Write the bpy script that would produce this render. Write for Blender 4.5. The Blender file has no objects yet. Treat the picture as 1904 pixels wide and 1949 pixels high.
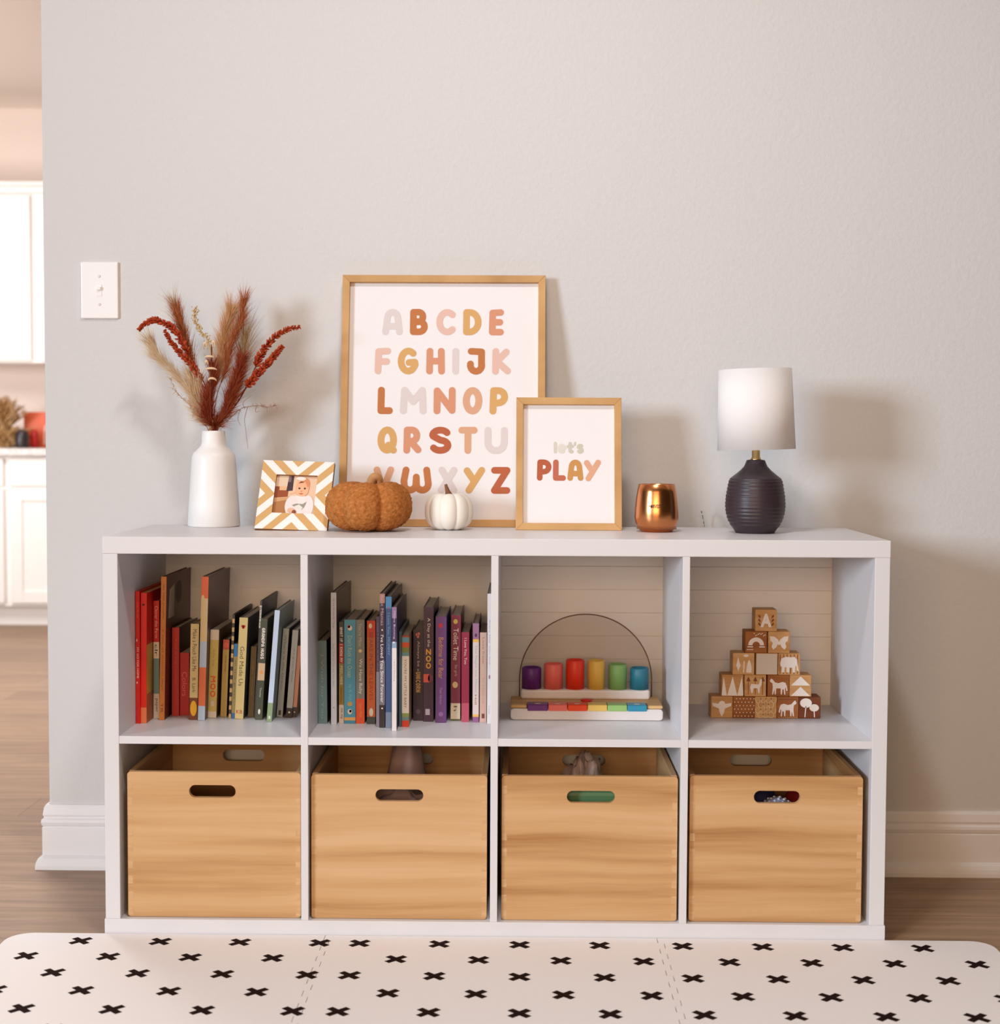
import bpy, bmesh, math, random
from mathutils import Vector, Matrix, noise
from mathutils.geometry import delaunay_2d_cdt
C = bpy.context.scene.collection
SC = bpy.context.scene
PI = math.pi
rnd = random.Random(7)

# ------------------------------------------------------------------ camera
CF, CX, CY, CZ, YAW, PIT, ROL = 2843.49, 0.0469, -2.7557, 0.9463, -0.01379, -0.05013, -0.00439
def _axes():
    c, s = math.cos(YAW), math.sin(YAW)
    X = Vector((c, -s, 0)); Y = Vector((s, c, 0)); Z = Vector((0, 0, 1))
    c, s = math.cos(PIT), math.sin(PIT)
    F = c*Y + s*Z; U = -s*Y + c*Z
    c, s = math.cos(ROL), math.sin(ROL)
    return c*X - s*U, s*X + c*U, F
AR, AU, AF = _axes()
CP = Vector((CX, CY, CZ))
def ray(px, py): return AR*((px-952)/CF) - AU*((py-974.5)/CF) + AF
def at(px, py, Y): d = ray(px, py); return CP + d*((Y-CY)/d.y)
def on(px, py, Z): d = ray(px, py); return CP + d*((Z-CZ)/d.z)
cd = bpy.data.cameras.new('camera'); cam = bpy.data.objects.new('camera', cd); C.objects.link(cam)
cam.matrix_world = Matrix(((AR.x, AU.x, -AF.x, CX), (AR.y, AU.y, -AF.y, CY), (AR.z, AU.z, -AF.z, CZ), (0, 0, 0, 1)))
cd.sensor_fit = 'HORIZONTAL'; cd.sensor_width = 36; cd.lens = 36*CF/1904
cd.clip_start = 0.05
cd.dof.use_dof = True; cd.dof.focus_distance = 2.95; cd.dof.aperture_fstop = 4.2
SC.camera = cam

# ------------------------------------------------------------------ light and exposure
SC.view_settings.view_transform = 'Standard'; SC.view_settings.look = 'None'
SC.view_settings.gamma = 1; SC.view_settings.exposure = 0.04; SC.view_settings.use_curve_mapping = False
W = bpy.data.worlds.new('world'); SC.world = W; W.use_nodes = True
W.node_tree.nodes['Background'].inputs[0].default_value = (1.0, 0.86, 0.40, 1)
W.node_tree.nodes['Background'].inputs[1].default_value = 0.03
def area(name, loc, target, sx, sy, power, col, shape='RECTANGLE'):
    l = bpy.data.lights.new(name, 'AREA'); l.shape = shape; l.size = sx; l.size_y = sy
    l.energy = power; l.color = col
    o = bpy.data.objects.new(name, l); C.objects.link(o); o.location = loc
    o.rotation_euler = (Vector(target)-Vector(loc)).to_track_quat('-Z', 'Y').to_euler()
    return o
area('window_light', (-7.2, -7.0, 2.2), (1.4, .4, 1.0), 2.0, 2.0, 150, (0.72, .87, 1.0)).data.spread = math.radians(85)
area('front_fill_light', (-0.5, -4.7, 1.4), (0, .3, .7), 2.4, 1.3, 80, (1.0, .67, .41))  # warm fill added in front to brighten crate fronts and compartments
area('ceiling_light', (0.0, -1.0, 2.62), (0.0, -1.0, 0), .26, .26, 22, (1.0, .98, .97), 'DISK')
area('kitchen_light', (-2.0, 2.3, 2.5), (-2.0, 2.35, 0), 1.2, 1.2, 72, (1.0, .97, .95))
area('kitchen_fill_light', (-3.9, 1.6, 1.3), (-2.3, 4.9, 2.9), 1.4, 1.4, 36, (1.0, .90, .84)).data.spread = math.radians(110)  # added fill, tilted up to brighten the upper kitchen wall and ceiling

# ------------------------------------------------------------------ materials
def lin(c):
    return tuple(((v/255)/12.92 if v/255 <= .04045 else ((v/255+.055)/1.055)**2.4) for v in c)
_mats = {}
def mat(col, rough=.5, metal=0., spec=.5, name=None):
    key = (tuple(col), rough, metal, spec)
    if key in _mats: return _mats[key]
    m = bpy.data.materials.new(name or 'paint'); m.use_nodes = True
    b = m.node_tree.nodes['Principled BSDF']
    b.inputs['Base Color'].default_value = (*lin(col), 1); b.inputs['Roughness'].default_value = rough
    b.inputs['Metallic'].default_value = metal; b.inputs['Specular IOR Level'].default_value = spec
    _mats[key] = m; return m
def nodes(m): return m.node_tree.nodes, m.node_tree.links, m.node_tree.nodes['Principled BSDF']
def fresh(name, col, rough=.5, metal=0., spec=.5):
    m = bpy.data.materials.new(name); m.use_nodes = True
    b = m.node_tree.nodes['Principled BSDF']
    b.inputs['Base Color'].default_value = (*lin(col), 1); b.inputs['Roughness'].default_value = rough
    b.inputs['Metallic'].default_value = metal; b.inputs['Specular IOR Level'].default_value = spec
    return m
def add_bump(m, scale, strength, dist=.001, detail=4, rough=.6):
    N, L, b = nodes(m)
    t = N.new('ShaderNodeTexCoord'); n = N.new('ShaderNodeTexNoise'); bp = N.new('ShaderNodeBump')
    n.inputs['Scale'].default_value = scale; n.inputs['Detail'].default_value = detail; n.inputs['Roughness'].default_value = rough
    bp.inputs['Strength'].default_value = strength; bp.inputs['Distance'].default_value = dist
    L.new(t.outputs['Object'], n.inputs['Vector']); L.new(n.outputs['Fac'], bp.inputs['Height']); L.new(bp.outputs['Normal'], b.inputs['Normal'])
    return m
def vary(m, cols, scale, vec=(1, 1, 1), detail=3, dist=0., pos=None, rand=True):
    """colour ramp over stretched noise in object space"""
    N, L, b = nodes(m)
    t = N.new('ShaderNodeTexCoord'); mp = N.new('ShaderNodeMapping'); n = N.new('ShaderNodeTexNoise'); r = N.new('ShaderNodeValToRGB')
    mp.inputs['Scale'].default_value = vec
    n.inputs['Scale'].default_value = scale; n.inputs['Detail'].default_value = detail; n.inputs['Distortion'].default_value = dist
    L.new(t.outputs['Object'], mp.inputs['Vector'])
    if rand:
        oi = N.new('ShaderNodeObjectInfo'); mu = N.new('ShaderNodeVectorMath'); mu.operation = 'SCALE'
        mu.inputs[0].default_value = (13.1, 7.7, 5.3); L.new(oi.outputs['Random'], mu.inputs['Scale'])
        ad = N.new('ShaderNodeVectorMath'); ad.operation = 'ADD'
        L.new(mp.outputs['Vector'], ad.inputs[0]); L.new(mu.outputs['Vector'], ad.inputs[1]); L.new(ad.outputs['Vector'], n.inputs['Vector'])
    else: L.new(mp.outputs['Vector'], n.inputs['Vector'])
    e = r.color_ramp.elements
    pos = pos or [i/(len(cols)-1)*.5+.25 for i in range(len(cols))]
    e[0].position = pos[0]; e[0].color = (*lin(cols[0]), 1); e[1].position = pos[-1]; e[1].color = (*lin(cols[-1]), 1)
    for p, c in list(zip(pos, cols))[1:-1]:
        x = e.new(p); x.color = (*lin(c), 1)
    L.new(n.outputs['Fac'], r.inputs['Fac']); L.new(r.outputs['Color'], b.inputs['Base Color'])
    return m
M_wall = add_bump(fresh('wall_paint', (209, 207, 207), .75, spec=.25), 95, .35, .0025, 3)
M_ceil = add_bump(fresh('ceiling_paint', (238, 230, 223), .85, spec=.2), 60, .3, .003)
M_kwall = fresh('kitchen_wall_paint', (230, 216, 208), .8, spec=.2)
M_trim = fresh('trim_paint', (232, 230, 232), .4, spec=.4)
M_shelf = fresh('white_melamine', (219, 217, 220), .38, spec=.4)
M_back = fresh('white_backing', (234, 230, 226), .6, spec=.3)
M_kcab = fresh('cabinet_paint', (246, 242, 240), .45, spec=.4)
M_oak = vary(fresh('oak_frame', (200, 160, 105), .5, spec=.3), [(176, 132, 82), (196, 152, 100), (208, 166, 114)], 9, (1, 1, 1), 4)
def make_floor():
    m = fresh('vinyl_planks', (120, 90, 72), .42, spec=.4); N, L, b = nodes(m)
    t = N.new('ShaderNodeTexCoord'); br = N.new('ShaderNodeTexBrick'); mp = N.new('ShaderNodeMapping')
    br.inputs['Scale'].default_value = 1; br.inputs['Brick Width'].default_value = 1.2; br.inputs['Row Height'].default_value = .18
    br.inputs['Mortar Size'].default_value = .0012; br.inputs['Mortar'].default_value = (*lin((104, 82, 68)), 1)
    br.inputs['Color1'].default_value = (*lin((160, 129, 102)), 1); br.inputs['Color2'].default_value = (*lin((142, 112, 88)), 1)
    L.new(t.outputs['Object'], br.inputs['Vector'])
    mp.inputs['Scale'].default_value = (2.2, 26, 1); L.new(t.outputs['Object'], mp.inputs['Vector'])
    n = N.new('ShaderNodeTexNoise'); n.inputs['Scale'].default_value = 1.6; n.inputs['Detail'].default_value = 6; n.inputs['Distortion'].default_value = .6
    L.new(mp.outputs['Vector'], n.inputs['Vector'])
    mx = N.new('ShaderNodeMix'); mx.data_type = 'RGBA'; mx.blend_type = 'OVERLAY'; mx.inputs['Factor'].default_value = .6
    L.new(br.outputs['Color'], mx.inputs['A']); L.new(n.outputs['Fac'], mx.inputs['B']); L.new(mx.outputs['Result'], b.inputs['Base Color'])
    return m
M_floor = make_floor()
def make_crate_wood():
    m = fresh('paulownia_wood', (205, 160, 115), .55, spec=.25); N, L, b = nodes(m)
    t = N.new('ShaderNodeTexCoord'); oi = N.new('ShaderNodeObjectInfo')
    sc = N.new('ShaderNodeVectorMath'); sc.operation = 'SCALE'; sc.inputs[0].default_value = (7.3, 3.1, 11.7)
    L.new(oi.outputs['Random'], sc.inputs['Scale'])
    ad = N.new('ShaderNodeVectorMath'); ad.operation = 'ADD'; L.new(t.outputs['Object'], ad.inputs[0]); L.new(sc.outputs['Vector'], ad.inputs[1])
    # gentle waviness of the grain
    wn = N.new('ShaderNodeTexNoise'); wn.inputs['Scale'].default_value = 2.2; wn.inputs['Detail'].default_value = 1
    mw = N.new('ShaderNodeMapping'); mw.inputs['Scale'].default_value = (1, 1, 1.5)
    L.new(ad.outputs['Vector'], mw.inputs['Vector']); L.new(mw.outputs['Vector'], wn.inputs['Vector'])
    s2 = N.new('ShaderNodeVectorMath'); s2.operation = 'SCALE'; s2.inputs['Scale'].default_value = .05
    L.new(wn.outputs['Color'], s2.inputs[0])
    a2 = N.new('ShaderNodeVectorMath'); a2.operation = 'ADD'; L.new(ad.outputs['Vector'], a2.inputs[0]); L.new(s2.outputs['Vector'], a2.inputs[1])
    mp = N.new('ShaderNodeMapping'); mp.inputs['Scale'].default_value = (.4, .4, 10); L.new(a2.outputs['Vector'], mp.inputs['Vector'])
    n = N.new('ShaderNodeTexNoise'); n.inputs['Scale'].default_value = 2.0; n.inputs['Detail'].default_value = 5; n.inputs['Roughness'].default_value = .62
    L.new(mp.outputs['Vector'], n.inputs['Vector'])
    r = N.new('ShaderNodeValToRGB'); e = r.color_ramp.elements
    e[0].position = .30; e[0].color = (*lin((162, 112, 66)), 1); e[1].position = .72; e[1].color = (*lin((214, 174, 130)), 1)
    x = e.new(.40); x.color = (*lin((186, 140, 92)), 1)
    x = e.new(.52); x.color = (*lin((202, 158, 110)), 1)
    L.new(n.outputs['Fac'], r.inputs['Fac'])
    L.new(r.outputs['Color'], b.inputs['Base Color'])
    return m
M_crate = make_crate_wood()
M_crate_end = vary(fresh('end_grain', (222, 184, 140), .6, spec=.2), [(196, 152, 106), (214, 174, 130)], 40, (1, 1, 4), 2)

# ------------------------------------------------------------------ mesh builder
class MB:
    def __init__(s): s.v = []; s.f = []; s.mi = []; s.mats = []; s.sm = []
    def slot(s, m):
        if m not in s.mats: s.mats.append(m)
        return s.mats.index(m)
    def add(s, vs, fs, m, smooth=False, M=None):
        o = len(s.v); k = s.slot(m)
        for p in vs: s.v.append(tuple(M @ Vector(p)) if M else tuple(p))
        for f in fs: s.f.append([o+i for i in f]); s.mi.append(k); s.sm.append(smooth)
        return s
    def box(s, a, b, m, M=None):
        x0, y0, z0 = a; x1, y1, z1 = b
        v = [(x0, y0, z0), (x1, y0, z0), (x1, y1, z0), (x0, y1, z0), (x0, y0, z1), (x1, y0, z1), (x1, y1, z1), (x0, y1, z1)]
        return s.add(v, [(0, 3, 2, 1), (4, 5, 6, 7), (0, 1, 5, 4), (1, 2, 6, 5), (2, 3, 7, 6), (3, 0, 4, 7)], m, M=M)
    def rbox(s, a, b, m, r=.002, seg=2, M=None, smooth=False):
        bm = bmesh.new(); bmesh.ops.create_cube(bm, size=1)
        c = [(a[i]+b[i])/2 for i in range(3)]; d = [b[i]-a[i] for i in range(3)]
        for v in bm.verts: v.co = Vector((c[0]+v.co.x*d[0], c[1]+v.co.y*d[1], c[2]+v.co.z*d[2]))
        r = min(r, min(d)*.45)
        bmesh.ops.bevel(bm, geom=list(bm.edges), offset=r, segments=seg, affect='EDGES', profile=.5)
        return s.addbm(bm, m, M, smooth)
    def addbm(s, bm, m, M=None, smooth=False):
        bm.verts.index_update()
        s.add([v.co[:] for v in bm.verts], [[v.index for v in f.verts] for f in bm.faces], m, smooth, M); bm.free(); return s
    def lathe(s, prof, m, seg=48, M=None, smooth=True, cap0=True, cap1=True):
        vs = []; fs = []; n = len(prof)
        for r, z in prof:
            for k in range(seg): a = 2*PI*k/seg; vs.append((r*math.cos(a), r*math.sin(a), z))
        for i in range(n-1):
            for k in range(seg): k2 = (k+1) % seg; fs.append((i*seg+k, i*seg+k2, (i+1)*seg+k2, (i+1)*seg+k))
        if cap0: fs.append(tuple(range(seg-1, -1, -1)))
        if cap1: fs.append(tuple((n-1)*seg+k for k in range(seg)))
        return s.add(vs, fs, m, smooth, M)
    def tube(s, pts, r, m, seg=6, smooth=True):
        pts = [Vector(p) for p in pts]; n = len(pts); vs = []; fs = []
        up = Vector((0, 1, .2)).normalized()
        for i, p in enumerate(pts):
            t = (pts[min(i+1, n-1)]-pts[max(i-1, 0)])
            t = t.normalized() if t.length > 1e-9 else Vector((0, 0, 1))
            a = t.cross(up); a = a.normalized() if a.length > 1e-4 else t.orthogonal().normalized(); b = t.cross(a)
            rr = r[i] if isinstance(r, (list, tuple)) else r
            for k in range(seg): an = 2*PI*k/seg; vs.append(p+a*(rr*math.cos(an))+b*(rr*math.sin(an)))
        for i in range(n-1):
            for k in range(seg): k2 = (k+1) % seg; fs.append((i*seg+k, i*seg+k2, (i+1)*seg+k2, (i+1)*seg+k))
        fs.append(tuple(range(seg-1, -1, -1))); fs.append(tuple((n-1)*seg+k for k in range(seg)))
        return s.add(vs, fs, m, smooth)
    def plate(s, pts, M, m, th=.0004):
        """flat outline in local x,y, raised by th along local z"""
        bm = bmesh.new(); vs = [bm.verts.new((p[0], p[1], 0)) for p in pts]
        f = bm.faces.new(vs)
        f.normal_update()
        if f.normal.z < 0: bmesh.ops.reverse_faces(bm, faces=[f])
        if th:
            g = bmesh.ops.extrude_face_region(bm, geom=[f])
            bmesh.ops.translate(bm, vec=(0, 0, th), verts=[x for x in g['geom'] if isinstance(x, bmesh.types.BMVert)])
            if f.is_valid: bmesh.ops.reverse_faces(bm, faces=[f])
        bmesh.ops.triangulate(bm, faces=[f for f in bm.faces if len(f.verts) > 4])
        return s.addbm(bm, m, M)
    def capsules(s, lines, r, M, m, th=.0004):
        """round-ended strokes merged into one flat outline"""
        vs = []; fs = []
        for ln in lines:
            for j in range(len(ln)-1):
                a = Vector(ln[j]); b = Vector(ln[j+1]); d = b-a
                an = math.atan2(d.y, d.x); o = len(vs)
                for i in range(9): t = an+PI/2+PI*i/8; vs.append(Vector((a.x+r*math.cos(t), a.y+r*math.sin(t))))
                for i in range(9): t = an-PI/2+PI*i/8; vs.append(Vector((b.x+r*math.cos(t), b.y+r*math.sin(t))))
                fs.append(list(range(o, o+18)))
        V, E_, F_, ov, oe, of = delaunay_2d_cdt(vs, [], fs, 0, 1e-7)
        out = []
        for f, src in zip(F_, of):
            if not src: continue
            f = list(f); ar = sum(V[f[i]].x*V[f[(i+1) % len(f)]].y-V[f[(i+1) % len(f)]].x*V[f[i]].y for i in range(len(f)))
            out.append(f if ar > 0 else f[::-1])
        return s.add([(v.x, v.y, th) for v in V], out, m, M=M)
    def text(s, string, M, m, w=None, h=None, th=.0004, bold=0.):
        vs, fs, bw, bh = text_geo(string, bold)
        sx = (w/bw) if w else (h/bh); sy = (h/bh) if h else sx
        return s.add([(x*sx, y*sy, th) for x, y in vs], fs, m, M=M)
    def build(s, name, parent=None, loc=None, bevel=0.):
        me = bpy.data.meshes.new(name); me.from_pydata(s.v, [], s.f)
        for mm in s.mats: me.materials.append(mm)
        me.polygons.foreach_set('material_index', s.mi); me.polygons.foreach_set('use_smooth', s.sm); me.update()
        o = bpy.data.objects.new(name, me); C.objects.link(o)
        if parent: o.parent = parent
        if loc is not None: o.location = loc
        if bevel:
            b = o.modifiers.new('bevel', 'BEVEL'); b.width = bevel; b.segments = 2; b.limit_method = 'ANGLE'; b.angle_limit = .6
        return o
_txt = {}
def text_geo(string, bold):
    k = (string, bold)
    if k in _txt: return _txt[k]
    cu = bpy.data.curves.new('t', 'FONT'); cu.body = string; cu.offset = bold; cu.resolution_u = 3
    ob = bpy.data.objects.new('t', cu); C.objects.link(ob)
    me = bpy.data.meshes.new_from_object(ob)
    v = [(p.co.x, p.co.y) for p in me.vertices]; f = [tuple(p.vertices) for p in me.polygons]
    bpy.data.objects.remove(ob); bpy.data.curves.remove(cu); bpy.data.meshes.remove(me)
    x0 = min(p[0] for p in v); x1 = max(p[0] for p in v); y0 = min(p[1] for p in v); y1 = max(p[1] for p in v)
    cx, cy = (x0+x1)/2, (y0+y1)/2
    _txt[k] = ([(x-cx, y-cy) for x, y in v], f, x1-x0, y1-y0); return _txt[k]
def arc(cx, cy, rx, ry, a0, a1, n=12):
    return [(cx+rx*math.cos(math.radians(a0+(a1-a0)*i/n)), cy+ry*math.sin(math.radians(a0+(a1-a0)*i/n))) for i in range(n+1)]
def rrect(x0, y0, x1, y1, r, n=5):
    return arc(x1-r, y1-r, r, r, 0, 90, n)+arc(x0+r, y1-r, r, r, 90, 180, n)+arc(x0+r, y0+r, r, r, 180, 270, n)+arc(x1-r, y0+r, r, r, 270, 360, n)
def thing(name, label, cat, loc=(0, 0, 0), rot=(0, 0, 0), group=None):
    o = bpy.data.objects.new(name, None); o.empty_display_size = .05; C.objects.link(o); o.location = loc; o.rotation_euler = rot
    return tag(o, label, cat, group)
def tag(o, label, cat, group=None):
    o['label'] = label; o['category'] = cat
    if group: o['group'] = group
    return o
def struct(o): o['kind'] = 'structure'; return o
def XZ(x, y, z):
    """map local x->world x, local y->world z, local z->world -y (towards the viewer)"""
    return Matrix(((1, 0, 0, x), (0, 0, -1, y), (0, 1, 0, z), (0, 0, 0, 1)))
def SPINE(x, y, z):
    """text running downwards on a spine: local x->-z, local y->+x, local z->-y"""
    return Matrix(((0, 1, 0, x), (0, 0, -1, y), (-1, 0, 0, z), (0, 0, 0, 1)))
def spline(pts, n=8):
    pts = [Vector(p) for p in pts]; out = []
    for i in range(len(pts)-1):
        p0 = pts[max(i-1, 0)]; p1 = pts[i]; p2 = pts[i+1]; p3 = pts[min(i+2, len(pts)-1)]
        for k in range(n):
            t = k/n
            out.append(.5*((2*p1)+(p2-p0)*t+(2*p0-5*p1+4*p2-p3)*t*t+(3*p1-p0-3*p2+p3)*t**3))
    out.append(pts[-1]); return out

# ------------------------------------------------------------------ setting
YW = .465                                   # wall surface
XE = at(86, 900, YW).x                      # free end of the wall
KY = 4.55                                   # fronts of the kitchen base cabinets
KW = KY+.61                                 # kitchen wall
ZC = 2.66
struct(MB().box((-6, -5.6, -.06), (4.2, KW+.1, 0), M_floor).build('floor'))
struct(MB().box((-6, -2.0, ZC), (4.2, KW+.1, ZC+.06), M_ceil).build('ceiling'))
struct(MB().box((XE, YW, 0), (4.2, YW+.13, ZC), M_wall).build('wall_back', bevel=.006))
struct(MB().box((-6, KW, 0), (4.2, KW+.1, ZC), M_kwall).build('wall_far'))
def baseboard():
    prof = [(0, .140), (.005, .1395), (.008, .134), (.0105, .118), (.0085, .1135), (.0085, .111), (.0125, .108), (.0135, .102), (.0115, .095),
            (.0095, .0925), (.0115, .0905), (.0115, .030), (.0135, .0285), (.019, .024), (.0225, .016), (.024, .008), (.024, 0), (0, 0)]
    ends = []
    for d, z in prof: ends.append([(4.2, YW-d, z), (XE-d, YW-d, z), (XE-d, YW+.13, z)])
    vs = [p for e in ends for p in e]; fs = []
    for i in range(len(prof)-1):
        for k in range(2): fs.append((i*3+k, (i+1)*3+k, (i+1)*3+k+1, i*3+k+1))
    return struct(MB().add(vs, fs, M_trim).build('baseboard_back'))
baseboard()

# ------------------------------------------------------------------ kitchen seen past the end of the wall
def shaker(mb, x0, x1, z0, z1, y, m, rail=.058, dep=.02):
    mb.rbox((x0, y, z0), (x0+rail, y+dep, z1), m, .002); mb.rbox((x1-rail, y, z0), (x1, y+dep, z1), m, .002)
    mb.rbox((x0+rail, y, z1-rail), (x1-rail, y+dep, z1), m, .002); mb.rbox((x0+rail, y, z0), (x1-rail, y+dep, z0+rail), m, .002)
    mb.box((x0+rail-.004, y+.009, z0+rail-.004), (x1-rail+.004, y+dep, z1-rail+.004), m)
def kx(px, py=1000, Y=KY): return at(px, py, Y).x
def kz(px, py, Y=KY): return at(px, py, Y).z
kb_l, kb_r = kx(-330), kx(330)
ctop = kz(40, 853); cbot = kz(40, 868)
b = thing('base_cabinet', 'white panelled kitchen base cabinet under the stone counter, beyond the wall', 'cabinet', (0, 0, 0))
mb = MB(); toe = .10
mb.box((kb_l, KY+.02, toe), (kb_r, KW-.02, cbot-.001), M_kcab); mb.box((kb_l, KY+.085, 0), (kb_r, KW-.02, toe), M_kcab)
mb.build('carcass', b)
gapL, gapR = kx(7), kx(20)
dz0 = kz(40, 928); fz = kz(40, 1148)
for x0, x1 in ((kb_l+.02, gapL), (gapR, gapR+.56)):
    d = MB(); d.rbox((x0, KY, dz0+.008), (x1, KY+.0195, cbot-.012), M_kcab, .003); d.build('drawer', b)
    d = MB(); shaker(d, x0, x1, fz, dz0-.008, KY, M_kcab); d.build('door', b)
ct = MB(); M_stone = vary(fresh('granite', (205, 198, 196), .3), [(180, 172, 168), (212, 204, 202), (228, 222, 220)], 60, detail=6)
ct.rbox((kb_l-.02, KY-.03, cbot), (kb_r+.02, KW-.002, ctop), M_stone, .006)
tag(ct.build('countertop'), 'pale speckled stone countertop on the white base cabinet beyond the wall', 'countertop')
UY = KW-.34
u = thing('wall_cabinet', 'white panelled wall cabinet high on the kitchen wall, above the counter', 'cabinet', (0, 0, 0))
ub, ut = kz(40, 690, UY), kz(40, 360, UY)
ul, ur = kx(-330, 500, UY), kx(330, 500, UY)
MB().box((ul, UY+.02, ub), (ur, KW-.001, ut), M_kcab).build('carcass', u)
dL = kx(57, 500, UY)
d = MB(); shaker(d, dL-.46, dL, ub+.012, kz(40, 372, UY), UY, M_kcab, .07); d.build('door', u)
d = MB(); shaker(d, dL+.055, dL+.52, ub+.012, kz(40, 372, UY), UY, M_kcab, .07); d.build('door', u)
cr = MB()
zt = kz(40, 346, UY)
cr.rbox((ul-.01, UY-.01, ut-.02), (ur+.01, KW-.001, ut+.012), M_kcab, .004); cr.rbox((ul-.03, UY-.03, ut+.012), (ur+.03, KW-.001, zt), M_kcab, .008)
cr.build('crown_moulding', u)
# things on the counter
yb = KY+.30
p = at(64, 818, yb); hx = (at(110, 818, yb).x-at(45, 818, yb).x)
bx = thing('gift_box', 'orange red box with a pale arch motif on the kitchen counter', 'box', (at(45, 818, yb).x, yb, ctop))
hb = kz(45, 784, yb)-ctop
q = MB(); q.rbox((0, 0, 0), (hx, .07, hb), mat((214, 92, 52), .5), .003)
q.build('carton', bx)
q = MB(); q.capsules([[(hx*.62, 0.02), (hx*.62, hb*.45)]+arc(hx*.82, hb*.45, hx*.2, hb*.25, 180, 0)+[(hx*1.02-.01, .02)]], .006, XZ(0, 0, 0), mat((232, 190, 176), .5)); q.build('arch_motif', bx)
def counter_grass():
    yg = KY+.2; R = random.Random(21); o = Vector((at(6, 840, yg).x, yg, ctop)); q = MB()
    cols = [mat(c, .9, 0, .1) for c in ((196, 160, 112), (178, 138, 90), (212, 178, 136), (150, 106, 62))]
    def tuft(px, py0, py1, wd, n):
        for t in range(n):
            b = at(px, py0, yg)-o+Vector((R.gauss(0, wd*.35), R.gauss(0, wd*.35), R.uniform(0, .03)))
            e = at(px, py1, yg)-o+Vector((R.gauss(0, wd), R.gauss(0, wd), R.uniform(-.05, .02))); m_ = b.lerp(e, .55)+Vector((R.gauss(0, wd*.8), 0, 0))
            q.tube([b, m_, e], [.004, .0045, .001], cols[R.randrange(4)], 4)
    tuft(14, 852, 815, .045, 260); tuft(2, 820, 760, .04, 240)
    b_ = q.build('dried_grass_bunch', None, o); tag(b_, 'tan fluffy bunch of dried grass at the left on the kitchen counter', 'dried plant')
counter_grass()
yj = KY+.16
jr = (at(55, 840, yj).x-at(30, 840, yj).x)/2; jc = at(42, 840, yj).x; jh = kz(42, 818, yj)-ctop
q = MB(); q.lathe([(jr*.9, 0), (jr, .01), (jr, jh*.7), (jr*.8, jh*.9), (jr*.55, jh)], mat((48, 42, 46), .35), 32)
tag(q.build('jar', None, (jc, yj, ctop)), 'small dark rounded jar in front of the orange box', 'jar')
rj = (at(68, 840, yj).x-at(54, 840, yj).x)/2
q = MB(); q.lathe([(rj, 0), (rj*1.05, jh*.3), (rj, jh*.8), (rj*.6, jh*.98)], mat((178, 14, 18), .4), 28)
tag(q.build('canister', None, (at(60, 840, yj).x-.004, yj+.06, ctop)), 'small red canister standing beside the dark jar', 'canister')  # the box reflected in the jar, put in as a red solid

# ------------------------------------------------------------------ cube shelf
SW, SD, ZT = 1.46, .385, .7585
TS, TD = .0286, .0135
ZTU, ZMT, ZMB, ZBT = .7268, .3853, .3708, .039
XL, XR = -SW/2, SW/2; IL, IR = XL+TS, XR-TS
CWD = (IR-IL-3*TD)/4
cells = [(IL+i*(CWD+TD), IL+i*(CWD+TD)+CWD) for i in range(4)]
sh = thing('cube_shelf', 'long white eight compartment shelf standing on the floor against the wall', 'shelf')
MB().box((XL, 0, ZTU), (XR, SD, ZT), M_shelf).build('top_panel', sh, bevel=.0012)
MB().box((XL-.0012, -.001, 0), (XR+.0012, SD, ZBT), M_shelf).build('bottom_panel', sh, bevel=.0012)
for x0, x1 in ((XL+.0008, IL), (IR, XR-.0008)): MB().box((x0, 0, ZBT), (x1, SD, ZTU), M_shelf).build('side_panel', sh, bevel=.0008)
for i in range(3): MB().box((cells[i][1], 0, ZBT), (cells[i+1][0], SD-.006, ZTU), M_shelf).build('divider', sh, bevel=.0006)
for a, b_ in cells: MB().box((a, .0008, ZMB), (b_, SD-.006, ZMT), M_shelf).build('shelf_board', sh, bevel=.0006)
mb = MB(); z = ZBT                           # horizontally grooved backing
while z < ZTU-.001:
    z1 = min(z+.049, ZTU); mb.box((IL, SD-.0055, z+.0006), (IR, SD, z1-.0006), M_back)
    if z1-.009 > z: mb.box((IL, SD-.0061, z1-.0085), (IR, SD-.0050, z1-.0012), M_back)
    z = z1
mb.box((IL, SD-.003, ZBT), (IR, SD, ZTU), M_back)
mb.build('back_panel', sh)

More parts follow.
